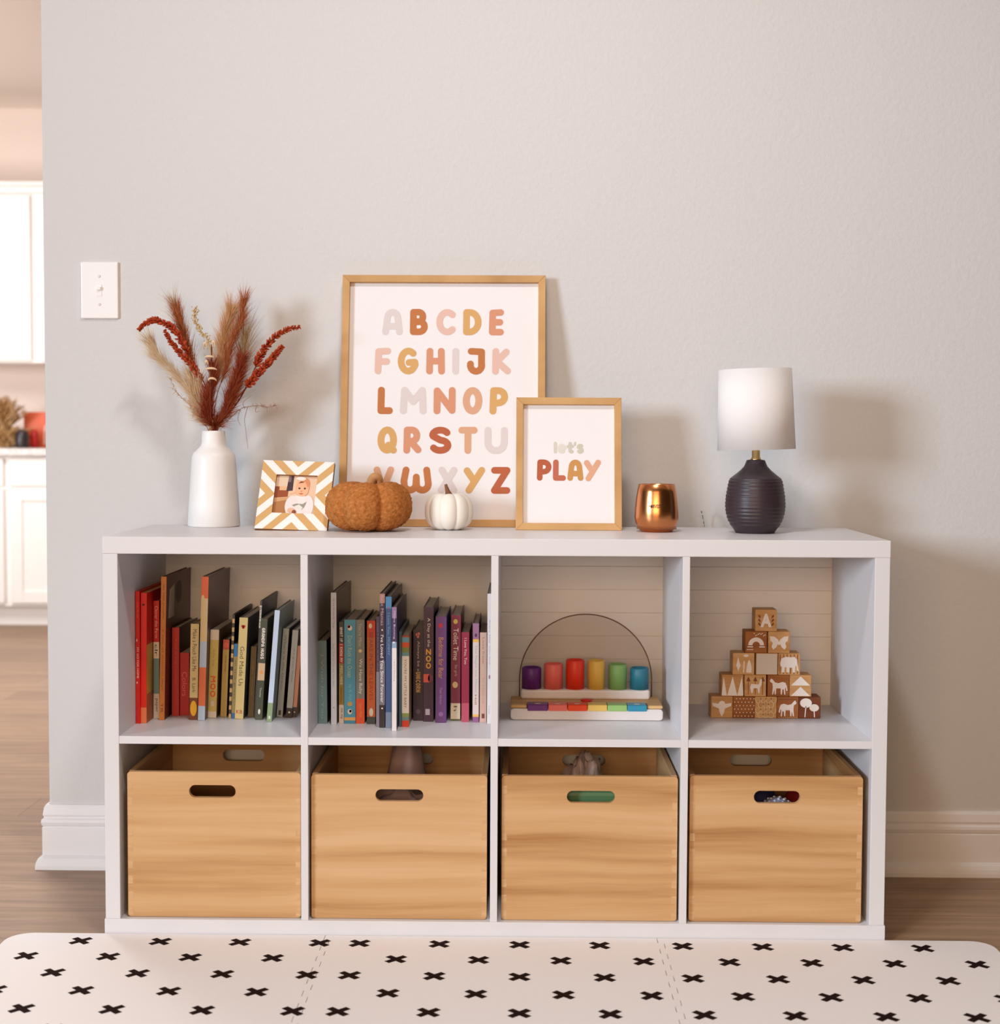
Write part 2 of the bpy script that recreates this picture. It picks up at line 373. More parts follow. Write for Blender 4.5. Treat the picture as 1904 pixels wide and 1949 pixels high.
# ------------------------------------------------------------------ wooden crates
def crate(px, label, slot, dep=.33):
    (tlx, tly), (trx, try_), (blx, bly), (brx, bry) = px
    Y = .012
    x0 = (at(tlx, tly, Y).x+at(blx, bly, Y).x)/2; x1 = (at(trx, try_, Y).x+at(brx, bry, Y).x)/2
    z1 = (at(tlx, tly, Y).z+at(trx, try_, Y).z)/2
    w = x1-x0; h = z1-ZBT; th = .0115
    ci = min(range(4), key=lambda i: abs((cells[i][0]+cells[i][1])/2-(x0+x1)/2))
    x0 = max(x0, cells[ci][0]+.002); w = min(w, cells[ci][1]-.002-x0)
    r = thing('wooden_crate', label, 'crate', (x0+w/2, Y, ZBT), group='wooden crates in the lower compartments')
    sx = (at((slot[0]+slot[2])/2, slot[1], Y).x)-(x0+w/2); sw = at(slot[2], slot[1], Y).x-at(slot[0], slot[1], Y).x
    sz1 = at(slot[0], slot[1], Y).z-ZBT; sz0 = at(slot[0], slot[3], Y).z-ZBT
    def holed():
        bm = bmesh.new()
        for P in (rrect(-w/2, 0.0008, w/2, h, .006, 4), rrect(sx-sw/2, sz0, sx+sw/2, sz1, (sz1-sz0)/2*.98, 8)):
            vs = [bm.verts.new((p[0], 0, p[1])) for p in P]
            for i in range(len(vs)): bm.edges.new((vs[i], vs[(i+1) % len(vs)]))
        bmesh.ops.triangle_fill(bm, use_beauty=True, use_dissolve=False, edges=list(bm.edges), normal=(0, -1, 0))
        g = bmesh.ops.extrude_face_region(bm, geom=list(bm.faces))
        bmesh.ops.translate(bm, vec=(0, th, 0), verts=[x for x in g['geom'] if isinstance(x, bmesh.types.BMVert)])
        bmesh.ops.recalc_face_normals(bm, faces=list(bm.faces))
        return bm
    f = MB(); f.addbm(holed(), M_crate)
    n = 18
    for k in range(n):                       # finger joints showing as paler end grain
        if k % 2: continue
        za = .004+k*(h-.008)/n; zb = .004+(k+1)*(h-.008)/n
        for s in (-1, 1):
            xa, xb = (s*w/2-s*.0006, s*w/2-s*.0098)
            if rnd.random() < .75: f.box((min(xa, xb), -.0002, za), (max(xa, xb), .0004, zb), M_crate_end)
    f.build('front_panel', r, bevel=.0008)
    bk = MB(); bk.addbm(holed(), M_crate); bk.build('back_panel', r, (0, dep-th, 0))
    for s in (-1, 1):
        q = MB(); a, b2 = sorted((s*w/2, s*(w/2-th))); q.rbox((a, th, .0008), (b2, dep-th, h), M_crate, .002); q.build('side_panel', r)
    q = MB(); q.box((-w/2+th, th, .004), (w/2-th, dep-th, .012), M_crate); q.build('bottom_panel', r)
    return r, x0+w/2, w, h
crates = []
CR = [(((239.6, 1467), (570.6, 1472.8), (246.6, 1742), (575, 1750)), 'leftmost wooden crate, under the red to green books, slot dark and empty', (360, 1494, 448.5, 1518)),
      (((592, 1472.7), (928, 1478), (593.5, 1749), (926, 1755)), 'wooden crate under the blue to purple books, grey cloth showing in its slot', (715, 1502, 806, 1525)),
      (((956, 1478), (1291.5, 1478), (954, 1755), (1287.4, 1755)), 'wooden crate under the rainbow peg toy, green showing in its handle slot', (1079.5, 1505, 1171, 1528)),
      (((1316, 1479), (1645.7, 1476.8), (1309, 1754.6), (1637, 1752)), 'rightmost wooden crate, under the block pyramid, pebbly ball behind its slot', (1435.7, 1505, 1524, 1529))]
for a in CR: crates.append(crate(*a))

# ------------------------------------------------------------------ foam play mat
M_foam = add_bump(fresh('white_foam', (242, 237, 237), .7, spec=.25), 700, .25, .0006, 2)
M_ink = fresh('black_print', (34, 17, 14), .9, spec=.08)
ZMAT = .012
rows = [-.046, -.128, -.210, -.292, -.374, -.456, -.538]
def tile(x0, x1, rowA, rowB, label, left_tooth, right_tooth, rl=0, rr=0):
    y1 = -.003; y0 = y1-.612
    def side(x, y_from, y_to, tooth):
        """zig-zag puzzle edge"""
        if not tooth: return [(x, y_from), (x, y_to)]
        P = []; n = 22; d = .612/n
        for k in range(n):
            o = .0055 if k % 2 else -.0055
            P += [(x+o, -.003-d*(k+.04)), (x+o, -.003-d*(k+.96))]
        P[0] = (P[0][0], -.003); P[-1] = (P[-1][0], -.615)
        return P if y_to < y_from else P[::-1]
    P = []
    P += arc(x1-rr, y1-rr, rr, rr, 90, 0, 6) if rr else []
    P += side(x1, y1-rr, y0, right_tooth)
    P += side(x0, y0, y1-rl, left_tooth)
    P += arc(x0+rl, y1-rl, rl, rl, 180, 90, 6) if rl else []
    r = thing('play_mat_tile', label, 'play mat', ((x0+x1)/2, y1, 0), group='foam play mat tiles')
    cx = (x0+x1)/2
    bm = bmesh.new(); f = bm.faces.new([bm.verts.new((p[0]-cx, p[1]-y1, .0)) for p in P]); f.normal_update()
    if f.normal.z > 0: bmesh.ops.reverse_faces(bm, faces=[f])
    g = bmesh.ops.extrude_face_region(bm, geom=[f]); bmesh.ops.translate(bm, vec=(0, 0, ZMAT), verts=[v for v in g['geom'] if isinstance(v, bmesh.types.BMVert)])
    bmesh.ops.recalc_face_normals(bm, faces=list(bm.faces)); bmesh.ops.triangulate(bm, faces=[f for f in bm.faces if len(f.verts) > 4])
    m = MB(); m.addbm(bm, M_foam); m.build('foam_slab', r)
    for i, yy in enumerate(rows):
        for x in (rowA if i % 2 == 0 else rowB):
            k = MB()
            for s in (1, -1):
                a = .0178; t = .0062; u = Vector((.7071, .7071*s)); v = Vector((-.7071*s, .7071))
                L_ = a*1.22
                pts = [u*L_+v*t, u*-L_+v*t, u*-L_-v*t, u*L_-v*t]
                k.plate([(p.x, p.y) for p in pts], Matrix.Identity(4), M_ink, .0003+.00003*s)
            k.build('printed_cross', r, (x-cx, yy-y1, ZMAT))
    return r
T1A = [-.7630, -.6152, -.4675, -.3200]; T1B = [-.8372, -.6893, -.5416, -.3935]
T2A = [-.2461, -.0988, .0491, .1966]; T2B = [-.1721, -.0243, .1231, .2710]
T3A = [.3493, .4963, .6431, .7893]; T3B = [.4238, .5705, .7173, .8643]
JL, JR = -.3095, .3110
tile(-.905, JL-.0006, T1A, T1B, 'left foam mat tile, white with black crosses, in front of the leftmost crate', False, True, .045, 0)
tile(JL+.0006, JR-.0006, T2A, T2B, 'middle foam mat tile, white with black crosses, between two zigzag seams', True, True)
tile(JR+.0006, .925, T3A, T3B, 'right foam mat tile, white with black crosses, in front of the rightmost crate', True, False, 0, .04)

# ------------------------------------------------------------------ light switch
Y = YW
p0 = at(155.5, 607, Y); p1 = at(226, 499, Y); pw = p1.x-p0.x; ph = p1.z-p0.z
s = thing('light_switch', 'white single toggle light switch plate on the wall near its free end', 'light switch', ((p0.x+p1.x)/2, Y, p0.z))
M_plast = fresh('switch_plastic', (240, 238, 239), .35)
q = MB(); q.rbox((-pw/2, -.0065, 0), (pw/2, 0, ph), M_plast, .004, 3); q.build('face_plate', s)
q = MB(); q.rbox((-.0055, -.0075, ph/2-.013), (.0055, -.0062, ph/2+.013), M_plast, .0005)
q.rbox((-.0042, -.0125, ph/2+.000), (.0042, -.006, ph/2+.0075), M_plast, .001, M=Matrix.Translation((0, 0, 0))); q.build('toggle', s)
for zz in (ph/2-.03, ph/2+.03):
    q = MB(); q.lathe([(.0032, 0), (.003, .0009), (.0012, .0012)], mat((225, 222, 222), .4), 16, M=XZ(0, -.0064, zz)); q.build('screw', s)

# ------------------------------------------------------------------ vase and dried stems
VY = .335
vc = at(407.6, 1000, VY).x
def vr(x0, x1, y): return (at(x1, y, VY).x-at(x0, y, VY).x)/2
def vz(y): return at(407, y, VY).z
k = ZT-vz(1005.6)
prof = [(vr(358.5, 456.8, 1003)*.94, ZT), (vr(358.5, 456.8, 1003), ZT+.003)]
for y, a, b_ in ((960, 360.5, 454.5), (915, 363, 451), (880, 365, 448.6), (868, 366, 447.5), (862, 369, 444.5), (854, 377.5, 436), (849, 382, 431), (843, 384, 429.2), (825, 385, 428.6), (820.5, 385.3, 428.6)):
    prof.append((vr(a, b_, y), vz(y)))
rt, ztp = prof[-1]
prof += [(rt-.0015, ztp+.0008), (rt-.004, ztp-.001), (rt-.0045, ztp-.02), (rt-.0045, ztp-.06)]
M_cer = fresh('white_ceramic', (236, 233, 232), .45, spec=.4)
q = MB(); q.lathe([(r_, z_-ZT) for r_, z_ in prof], M_cer, 64)
tag(q.build('vase', None, (vc, VY, ZT)), 'white bottle shaped ceramic vase holding dried stems', 'vase')
MOUTH = Vector((vc, VY, ztp))
def bq(x, y, dy=0.): return at(240+x/3.898, 540+y/3.898, VY+dy)     # point of the bouquet
def stem_path(pts, dys=None):
    n = len(pts); dys = dys or [0]*n
    return [bq(x, y, d) for (x, y), d in zip(pts, dys)]
def inmouth(i, n=9):
    a = i*2.4; r = .003+.0085*((i*37 % 10)/10)
    return MOUTH+Vector((r*math.cos(a), r*math.sin(a)*.9, 0))
M_rust = vary(fresh('rust_bracts', (165, 66, 36), .8, spec=.1), [(128, 42, 20), (168, 64, 36), (196, 92, 54)], 90)
M_ruststem = fresh('rust_stem', (120, 44, 24), .8, spec=.1)
DRIED = 'dried stems in the white vase'
def spike(i, pts, start, label, dys, fat=1.):
    base = inmouth(i); P = [base+Vector((0, 0, -.05)), base]+stem_path(pts, dys)
    S = spline(P, 10); r = thing('dried_flower_spike', label, 'dried plant', base+Vector((0, 0, -.05)), group=DRIED)
    o = r.location
    q = MB(); q.tube([p-o for p in S], [.0016-.0009*j/len(S) for j in range(len(S))], M_ruststem, 6); q.build('stem', r)
    q = MB(); n0 = int(len(S)*start); fl = S[n0:]
    R = random.Random(i+3)
    for j in range(len(fl)-1):
        for t in range(7):
            u = R.random(); p = fl[j].lerp(fl[j+1], u); d = (fl[j+1]-fl[j]).normalized()
            side = d.orthogonal().normalized(); side.rotate(Matrix.Rotation(R.random()*2*PI, 3, d))
            tip = 1-.55*((j+u)/len(fl))**2
            dirn = (side*.9+d*.75).normalized(); ln = (.0082+.0045*R.random())*tip*fat
            a = p+side*.0006; e = a+dirn*ln; w = .0021*tip*fat
            q.tube([a, a.lerp(e, .35)+d*.0006, a.lerp(e, .75), e], [w*.5, w, w*.85, w*.15], M_rust, 5)
    for v in range(len(q.v)): q.v[v] = (q.v[v][0]-o.x, q.v[v][1]-o.y, q.v[v][2]-o.z)
    q.build('flower_head', r); return r
spike(1, [(600, 800), (520, 620), (430, 460), (340, 325), (230, 272), (150, 292), (97, 338)], .45, 'rust flower spike arching furthest left out of the vase', [-.005, -.01, -.012, -.015, -.018, -.02, -.02])
spike(2, [(590, 830), (520, 650), (420, 530), (340, 440), (287, 350)], .42, 'shorter rust flower spike hanging below the leftmost arching one', [0, -.012, -.02, -.022, -.024])
spike(3, [(820, 890), (900, 750), (960, 620), (1010, 510), (1090, 410), (1180, 345), (1285, 322)], .5, 'longest rust flower spike on the right, bending over at its tip', [0, -.005, -.01, -.012, -.015, -.018, -.02])
spike(4, [(860, 810), (920, 735), (990, 650), (1070, 570), (1120, 510), (1160, 466)], .35, 'straight rust flower spike on the right, below the longest one', [-.01, -.02, -.024, -.026, -.028, -.03], 1.1)
def hair(q, p, d, ln, droop, r, m, R, segs=5):
    pts = []; v = d.copy(); x = p.copy()
    w = Vector((R.uniform(-1, 1), R.uniform(-1, 1), R.uniform(-1, 1)))*.25
    for j in range(segs+1):
        pts.append(x.copy()); v = (v+droop*.12+w*.12).normalized(); x = x+v*(ln/segs)
    q.tube(pts, [r*(1-.85*j/segs) for j in range(segs+1)], m, 3)
def plume(i, pts, start, n, ln, spread, mcol, label, dys, r=.00042, stem_r=.0011, tip_extra=.5, name='dried_plume'):
    n = int(n*2.3); ln *= 1.2; spread *= 1.15; r *= 1.2
    base = inmouth(i); P = [base+Vector((0, 0, -.05)), base]+stem_path(pts, dys)
    S = spline(P, 10); o = base+Vector((0, 0, -.05)); R = random.Random(i*11+1)
    rt_ = thing(name, label, 'dried plant', o, group=DRIED)
    q = MB(); q.tube([p-o for p in S], [stem_r*(1-.7*j/len(S)) for j in range(len(S))], mcol[0], 6); q.build('stem', rt_)
    q = MB(); fl = S[int(len(S)*start):]
    for t in range(n):
        u = R.random()**.9*(len(fl)-1.01); j = int(u); p = fl[j].lerp(fl[j+1], u-j); d = (fl[j+1]-fl[j]).normalized()
        side = d.orthogonal().normalized(); side.rotate(Matrix.Rotation(R.random()*2*PI, 3, d))
        f = u/len(fl)
        dirn = (d+side*spread*(1.1-.5*f)*R.uniform(.25, 1.1)).normalized()
        hair(q, p-o, dirn, ln*(.55+.6*R.random())*(1+tip_extra*f*.4), side*.5+Vector((0, 0, -.15)), r, mcol[R.randrange(len(mcol))], R)
    q.build('feathery_head', rt_); return rt_
D = lambda c: mat(c, .85, 0, .1)
RUST = [D((182, 98, 58)), D((206, 132, 84)), D((158, 74, 40))]
TAN = [D((216, 170, 120)), D((226, 186, 140)), D((204, 152, 104))]
CREAM = [D((236, 212, 178)), D((230, 200, 160)), D((240, 222, 196))]
DARK = [D((148, 58, 34)), D((170, 82, 52)), D((128, 44, 26))]
plume(5, [(600, 860), (530, 690), (480, 560), (440, 420), (410, 320), (385, 230)], .40, 420, .036, .30, RUST, 'rust brown plume left of centre, rising between the left spikes', [0, .005, .01, .012, .014, .015])
plume(6, [(670, 850), (730, 660), (760, 520), (800, 400), (845, 290), (868, 160)], .36, 440, .034, .28, RUST, 'rust brown plume right of centre with the highest tip', [.0, .0, .005, .01, .012, .015])
plume(7, [(650, 850), (690, 640), (710, 480), (735, 360), (770, 240)], .40, 460, .04, .42, TAN+[RUST[1]], 'soft tan plume behind the tallest rust plume', [.005, .012, .02, .024, .03])
plume(8, [(570, 980), (520, 860), (450, 760), (340, 640), (250, 550), (200, 470)], .25, 420, .038, .38, CREAM+[TAN[1]], 'pale cream plume leaning far left, lowest of the plumes', [0, .0, .005, .008, .01, .012])
plume(9, [(720, 960), (760, 860), (800, 760), (830, 680), (850, 600)], .2, 520, .03, .5, DARK, 'dense dark rust plume low on the right of the bunch', [-.012, -.018, -.02, -.02, -.018], .0005)
plume(10, [(630, 960), (620, 880), (625, 800), (640, 720), (640, 640)], .2, 460, .026, .42, DARK, 'dense dark rust tuft in the middle of the bunch', [-.015, -.02, -.02, -.016, -.012], .0005)
plume(18, [(640, 1040), (610, 980), (600, 900), (610, 830)], .15, 300, .03, .5, DARK, 'short dark rust tuft rising straight from the vase mouth', [-.012, -.018, -.02, -.02], .0005)
plume(19, [(690, 1040), (740, 960), (770, 880), (790, 800)], .15, 300, .032, .5, [DARK[1], RUST[0], RUST[2]], 'reddish brown tuft low at the right side of the vase mouth', [-.006, -.012, -.014, -.014], .0005)
plume(20, [(600, 1030), (560, 940), (545, 860), (540, 770)], .15, 260, .034, .45, TAN+CREAM, 'sandy tuft low at the left side of the vase mouth', [-.004, -.008, -.008, -.006], .0005)
plume(11, [(550, 980), (500, 850), (500, 780), (480, 700)], .22, 300, .03, .4, CREAM+TAN, 'tan tuft at the lower left of the bunch', [-.008, -.01, -.008, -.004])
plume(12, [(780, 880), (850, 700), (870, 560), (880, 430)], .35, 120, .06, .42, [D((190, 160, 118)), D((172, 132, 88))], 'airy pale grass spray behind the right flower spikes', [.01, .015, .02, .024], .00045, tip_extra=.8, name='dried_grass')
plume(13, [(560, 760), (470, 450), (400, 280), (360, 180)], .5, 70, .04, .5, [D((206, 184, 150)), D((190, 164, 124))], 'fine beige grass curling at the top left of the bunch', [.01, .016, .02, .02], .0004, name='dried_grass')
def beads():
    base = inmouth(14); o = base+Vector((0, 0, -.05)); R = random.Random(5)
    S = spline([o, base]+stem_path([(640, 850), (640, 600), (610, 430), (555, 350), (510, 270), (515, 180)], [.01, .014, .016, .018, .02, .02]), 10)
    r = thing('dried_seed_stem', 'pale cream beaded seed stem hooking up above the middle', 'dried plant', o, group=DRIED)
    q = MB(); q.tube([p-o for p in S], .0013, D((190, 160, 112)), 6); q.build('stem', r)
    q = MB()
    for p in S[int(len(S)*.55):]:
        for t in range(5):
            c = p-o+Vector((R.gauss(0, .0032), R.gauss(0, .0032), R.gauss(0, .0025)))
            q.lathe([(.0002, -.0016), (.0013, -.0006), (.0013, .0008), (.0002, .0017)], D((208, 178, 128)), 6, Matrix.Translation(c))
    q.build('seed_head', r)
beads()
def bracts():
    base = inmouth(15); o = base+Vector((0, 0, -.05))
    S = spline([o, base]+stem_path([(625, 900), (630, 700), (635, 560), (635, 450)], [-.026, -.03, -.03, -.026]), 10)
    r = thing('dried_pod_stem', 'pale curled seed pods stacked up the middle of the bunch', 'dried plant', o, group=DRIED)
    q = MB(); q.tube([p-o for p in S], .0014, D((120, 60, 36)), 6); q.build('stem', r)
    m1 = D((226, 196, 158))
    for (x, y, w, h) in ((620, 550, 34, 11), (632, 640, 40, 12), (640, 720, 30, 18), (590, 480, 14, 40), (652, 470, 10, 44), (600, 600, 10, 26)):
        c = bq(x, y, -.034)-o; sx, sz = w/3.898/930, h/3.898/930
        q = MB(); pts = [c+Vector((sx*math.cos(a), -.004*math.sin(a/1.0), sz*math.sin(a))) for a in [PI*1.05-PI*1.1*j/10 for j in range(11)]]
        q.tube(pts, [.0008+.0016*math.sin(PI*j/10) for j in range(11)], m1, 6); q.build('pod', r)
bracts()
def twig(i, main, subs, label, col, dys):
    base = inmouth(i); o = base+Vector((0, 0, -.05)); m = D(col); R = random.Random(i)
    S = spline([o, base]+stem_path(main, dys), 8)
    q = MB(); q.tube([p-o for p in S], [.0010*(1-.75*j/len(S)) for j in range(len(S))], m, 5)
    for (f, pts) in subs:
        p = S[int(f*(len(S)-1))]
        Q = spline([p]+[bq(x, y, dys[-1]) for x, y in pts], 5); q.tube([a-o for a in Q], [.0006*(1-.6*j/len(Q)) for j in range(len(Q))], m, 4)
    for j in range(len(S)//3, len(S)):
        for t in range(2):
            d = Vector((R.uniform(-1, 1), R.uniform(-.5, .5), R.uniform(-1, 1))).normalized()*R.uniform(.004, .011)
            q.tube([S[j]-o, S[j]-o+d*.5+Vector((0, 0, .001)), S[j]-o+d], [.0004, .0003, .00015], m, 3)
    q.build('x', None)
    ob = bpy.data.objects['x']; ob.name = 'dried_twig'; ob.data.name = 'dried_twig'; ob.location = o
    tag(ob, label, 'dried plant', DRIED)
twig(16, [(760, 1010), (850, 930), (960, 905), (1040, 915), (1110, 905)], [(.55, [(870, 880), (930, 828)]), (.6, [(880, 1000), (890, 1100), (905, 1225)]), (.7, [(960, 950), (990, 945)]), (.5, [(830, 1000), (850, 1050)])], 'thin branching twig sprawling low on the right of the vase', (150, 104, 68), [-.01, -.015, -.02, -.02, -.02])
twig(17, [(555, 1020), (500, 930), (440, 870), (380, 810), (330, 710)], [(.7, [(470, 870), (505, 850), (530, 880)]), (.6, [(500, 960), (490, 1000)]), (.8, [(350, 780), (320, 770)])], 'thin curling twig low on the left of the vase', (178, 132, 92), [-.008, -.01, -.012, -.012, -.012])

# ------------------------------------------------------------------ striped photo frame
FY = .205
def chevron_frame():
    yb = FY; yt = yb+.068
    a = at(481.7, 1000, yb); b_ = at(621, 999, yb); t = at(560, 876, yt)
    w = b_.x-a.x; h = math.hypot(t.z-ZT-.004, yt-yb); lean = math.atan2(yt-yb, t.z-ZT-.004)
    r = thing('photo_frame', 'small square striped photo frame leaning back beside the vase', 'photo frame', ((a.x+b_.x)/2+.002, yb, ZT+.002), (-lean, math.radians(1.5), math.radians(-3)))
    m_dark = mat((120, 72, 34), .6); m_tan = mat((206, 160, 100), .55); m_wh = mat((240, 232, 228), .5); m_wood = mat((150, 98, 52), .6)
    ix0, ix1, iz0, iz1 = -.29*w, .285*w, .235*h, .795*h
    q = MB(); th = .013
    for A, B in (((-w/2, 0, 0), (w/2, th, iz0)), ((-w/2, 0, iz1), (w/2, th, h)), ((-w/2, 0, iz0), (ix0, th, iz1)), ((ix1, 0, iz0), (w/2, th, iz1))): q.box(A, B, m_wood)
    # inlaid diagonal strips, clipped to the frame face and away from the opening
    cz = h*.51
    def clip(poly, nx, nz, c):
        out = []
        for i in range(len(poly)):
            p, s_ = poly[i], poly[(i+1) % len(poly)]
            dp, ds = nx*p[0]+nz*p[1]-c, nx*s_[0]+nz*s_[1]-c
            if dp <= 0: out.append(p)
            if dp*ds < 0: t_ = dp/(dp-ds); out.append((p[0]+(s_[0]-p[0])*t_, p[1]+(s_[1]-p[1])*t_))
        return out
    sp = w*.098
    for qx in (-1, 1):
        for qz in (-1, 1):
            # each quarter: stripes pointing from the outer corner towards the middle of the sides
            for k_ in range(-12, 12):
                c0, c1 = k_*sp, (k_+1)*sp
                base = [(-1, -1), (1, -1), (1, 1), (-1, 1)]
                # stripe between lines x*? : parallel to the corner diagonal
                nx, nz = -qx*.7071, qz*.7071
                P = clip(base, nx, nz, c1-.0+.0); P = clip(P, -nx, -nz, -c0)
                P = clip(P, qx*-1, 0, 0); P = clip(P, 0, qz*-1, 0)          # keep the quarter
                P = clip(P, 1, 0, w/2); P = clip(P, -1, 0, w/2); P = clip(P, 0, 1, h-cz); P = clip(P, 0, -1, cz)
                if len(P) < 3: continue
                mm = m_tan if k_ % 2 else m_wh
                for (N_, c_, extra) in (((0, 1), iz0-cz, None), ((0, -1), -(iz1-cz), None), ((1, 0), ix0, 'm'), ((-1, 0), -ix1, 'm')):
                    Q = clip(P, N_[0], N_[1], c_)
                    if extra: Q = clip(Q, 0, 1, iz1-cz); Q = clip(Q, 0, -1, -(iz0-cz))
                    if len(Q) >= 3:
                        ar = sum(Q[i][0]*Q[(i+1) % len(Q)][1]-Q[(i+1) % len(Q)][0]*Q[i][1] for i in range(len(Q)))
                        if abs(ar) > 1e-7: q.plate([(x_, z_+cz) for x_, z_ in Q], XZ(0, 0, 0), mm, .0006)
    q.build('inlaid_frame', r)
    # the snapshot
    q = MB(); sx, sz = ix1-ix0, iz1-iz0; y = .006
    def U(pts): return [(ix0+sx*max(-.0, min(1., u)), iz0+sz*max(0., min(1., v))) for u, v in pts]
    lay = [0]
    def P(pts, c):
        lay[0] += 1; q.plate(U(pts), XZ(0, y, 0), mat(c, .35), .0001*lay[0]+.0002)
    q.box((ix0-.002, y, iz0-.002), (ix1+.002, y+.003, iz1+.002), mat((226, 190, 160), .4))
    P([(0, .72), (.28, .74), (.28, 1), (0, 1)], (224, 196, 168)); P([(0, .42), (.32, .46), (.32, .70), (0, .72)], (150, 74, 40))
    P([(.1, .62), (.3, .62), (.3, .71), (.1, .72)], (222, 178, 130)); P([(.27, .6), (.42, .62), (.42, 1), (.3, 1)], (70, 48, 54)); P([(.29, .84), (.36, .84), (.36, 1), (.3, 1)], (124, 100, 104))
    P([(0, 0), (.3, 0), (.36, .4), (.1, .42), (0, .38)], (176, 118, 72)); P([(0, .3), (.34, .38), (.36, .46), (0, .4)], (206, 156, 110))
    P([(.36, .52), (.5, .56), (.5, .62), (.36, .58)], (232, 186, 150))
    P(arc(.62, .2, .34, .30, 0, 360, 24), (236, 224, 220)); P(arc(.44, .22, .16, .26, 0, 360, 20), (232, 218, 214)); P(arc(.82, .2, .15, .3, 0, 360, 20), (234, 222, 220))
    P([(.45, .24), (.55, .28), (.7, .27), (.8, .34), (.76, .2), (.7, .12), (.5, .2)], (150, 146, 132)); P([(.5, .2), (.62, .26), (.72, .18), (.68, .1)], (226, 220, 212))
    P(arc(.655, .72, .165, .23, 0, 360, 28), (232, 172, 132)); P(arc(.655, .60, .15, .13, 0, 360, 24), (234, 178, 140)); P(arc(.715, .79, .10, .15, -40, 120, 14), (214, 138, 92))
    P([(.55, .8), (.6, .86), (.66, .855), (.70, .87), (.66, .83), (.6, .82)], (96, 52, 32)); P(arc(.6, .93, .12, .045, 0, 360, 16), (240, 226, 216))
    for ex in (.585, .715): P(arc(ex, .675, .026, .024, 0, 360, 14), (78, 52, 42))
    P(arc(.64, .60, .022, .018, 0, 360, 12), (214, 140, 108)); P(arc(.64, .545, .05, .022, 180, 360, 10), (186, 84, 66))
    P(arc(.44, .1, .09, .06, 0, 360, 14), (226, 178, 148)); P(arc(.52, .05, .05, .06, 0, 360, 14), (140, 74, 50))
    q.build('snapshot', r)
    q = MB(); q.box((-.018, th, h*.1), (.018, th+.002, h*.75), m_dark, Matrix.Rotation(0, 4, 'X')); q.build('easel_back', r)
chevron_frame()

# ------------------------------------------------------------------ framed prints
def letters():
    A = arc; return {
    'A': [[(.1, .1), (.16, .55)]+A(.4, .62, .23, .26, 180, 0)+[(.64, .55), (.7, .1)], [(.18, .32), (.62, .32)]],
    'B': [[(.12, .1), (.12, .9), (.3, .9)]+A(.34, .71, .17, .19, 90, -90)+[(.14, .52)], [(.3, .5)]+A(.36, .31, .22, .21, 90, -90)+[(.12, .1)]],
    'C': [A(.42, .5, .32, .4, 48, 312, 18)],
    'D': [[(.12, .1), (.12, .9), (.25, .9)]+A(.25, .5, .36, .4, 90, -90, 14)+[(.12, .1)]],
    'E': [[(.58, .9), (.14, .88), (.12, .1), (.58, .1)], [(.14, .5), (.54, .5)]],
    'F': [[(.6, .9), (.14, .88), (.12, .1)], [(.14, .48), (.55, .48)]],
    'G': [A(.42, .5, .32, .4, 50, 340, 18)+[(.7, .46), (.45, .44)]],
    'H': [[(.13, .9), (.12, .1)], [(.6, .9), (.62, .1)], [(.13, .5), (.6, .5)]],
    'I': [[(.13, .9), (.13, .1)]],
    'J': [[(.14, .9), (.58, .88), (.58, .35)]+A(.35, .35, .24, .25, 0, -190, 12)],
    'K': [[(.13, .9), (.12, .1)], [(.6, .88), (.18, .5), (.66, .12)]],
    'L': [[(.13, .9), (.12, .12), (.55, .12)]],
    'M': [[(.12, .1), (.16, .88), (.5, .45), (.84, .88), (.88, .1)]],
    'N': [[(.13, .1), (.13, .88), (.68, .12), (.68, .9)]],
    'O': [A(.4, .5, .28, .4, 90, 450, 22)],
    'P': [[(.12, .1), (.14, .9), (.3, .9)]+A(.32, .66, .25, .24, 90, -90)+[(.14, .40)]],
    'Q': [A(.4, .5, .28, .4, 90, 450, 22), [(.46, .3), (.68, .1)]],
    'R': [[(.12, .1), (.13, .9), (.3, .9)]+A(.34, .68, .22, .22, 90, -90)+[(.16, .46)], [(.3, .44), (.62, .12)]],
    'S': [A(.42, .7, .28, .2, 30, 180, 10)+[(.16, .66), (.4, .52)]+A(.42, .3, .28, .2, 80, -150, 14)],
    'T': [[(.1, .9), (.66, .9)], [(.38, .9), (.38, .1)]],
    'U': [[(.12, .9), (.12, .45)]+A(.44, .42, .32, .32, 180, 360, 12)+[(.76, .9)]],
    'V': [[(.12, .9), (.38, .12), (.68, .9)]],
    'W': [[(.2, .9), (.12, .45)]+A(.36, .34, .23, .24, 170, 350, 10)+[(.60, .62)]+A(.84, .34, .23, .24, 190, 370, 10)+[(1.0, .9)]],
    'X': [[(.14, .9), (.64, .1)], [(.64, .9), (.12, .1)]],
    'Y': [[(.12, .88), (.38, .5)], [(.7, .9), (.2, .1)]],
    'Z': [[(.12, .88), (.62, .88), (.12, .12), (.62, .12)]],
    'l': [[(.13, .95), (.15, .1)]],
    'e': [[(.15, .38), (.58, .4)]+A(.36, .38, .22, .26, 10, 300, 14)],
    't': [[(.3, .9), (.28, .3)]+A(.42, .26, .14, .16, 180, 300, 6), [(.1, .6), (.5, .62)]],
    "'": [[(.2, .95), (.12, .78)]],
    's': [A(.35, .5, .2, .13, 40, 200, 8)+A(.35, .24, .2, .14, 70, -150, 10)]}
LET = letters()
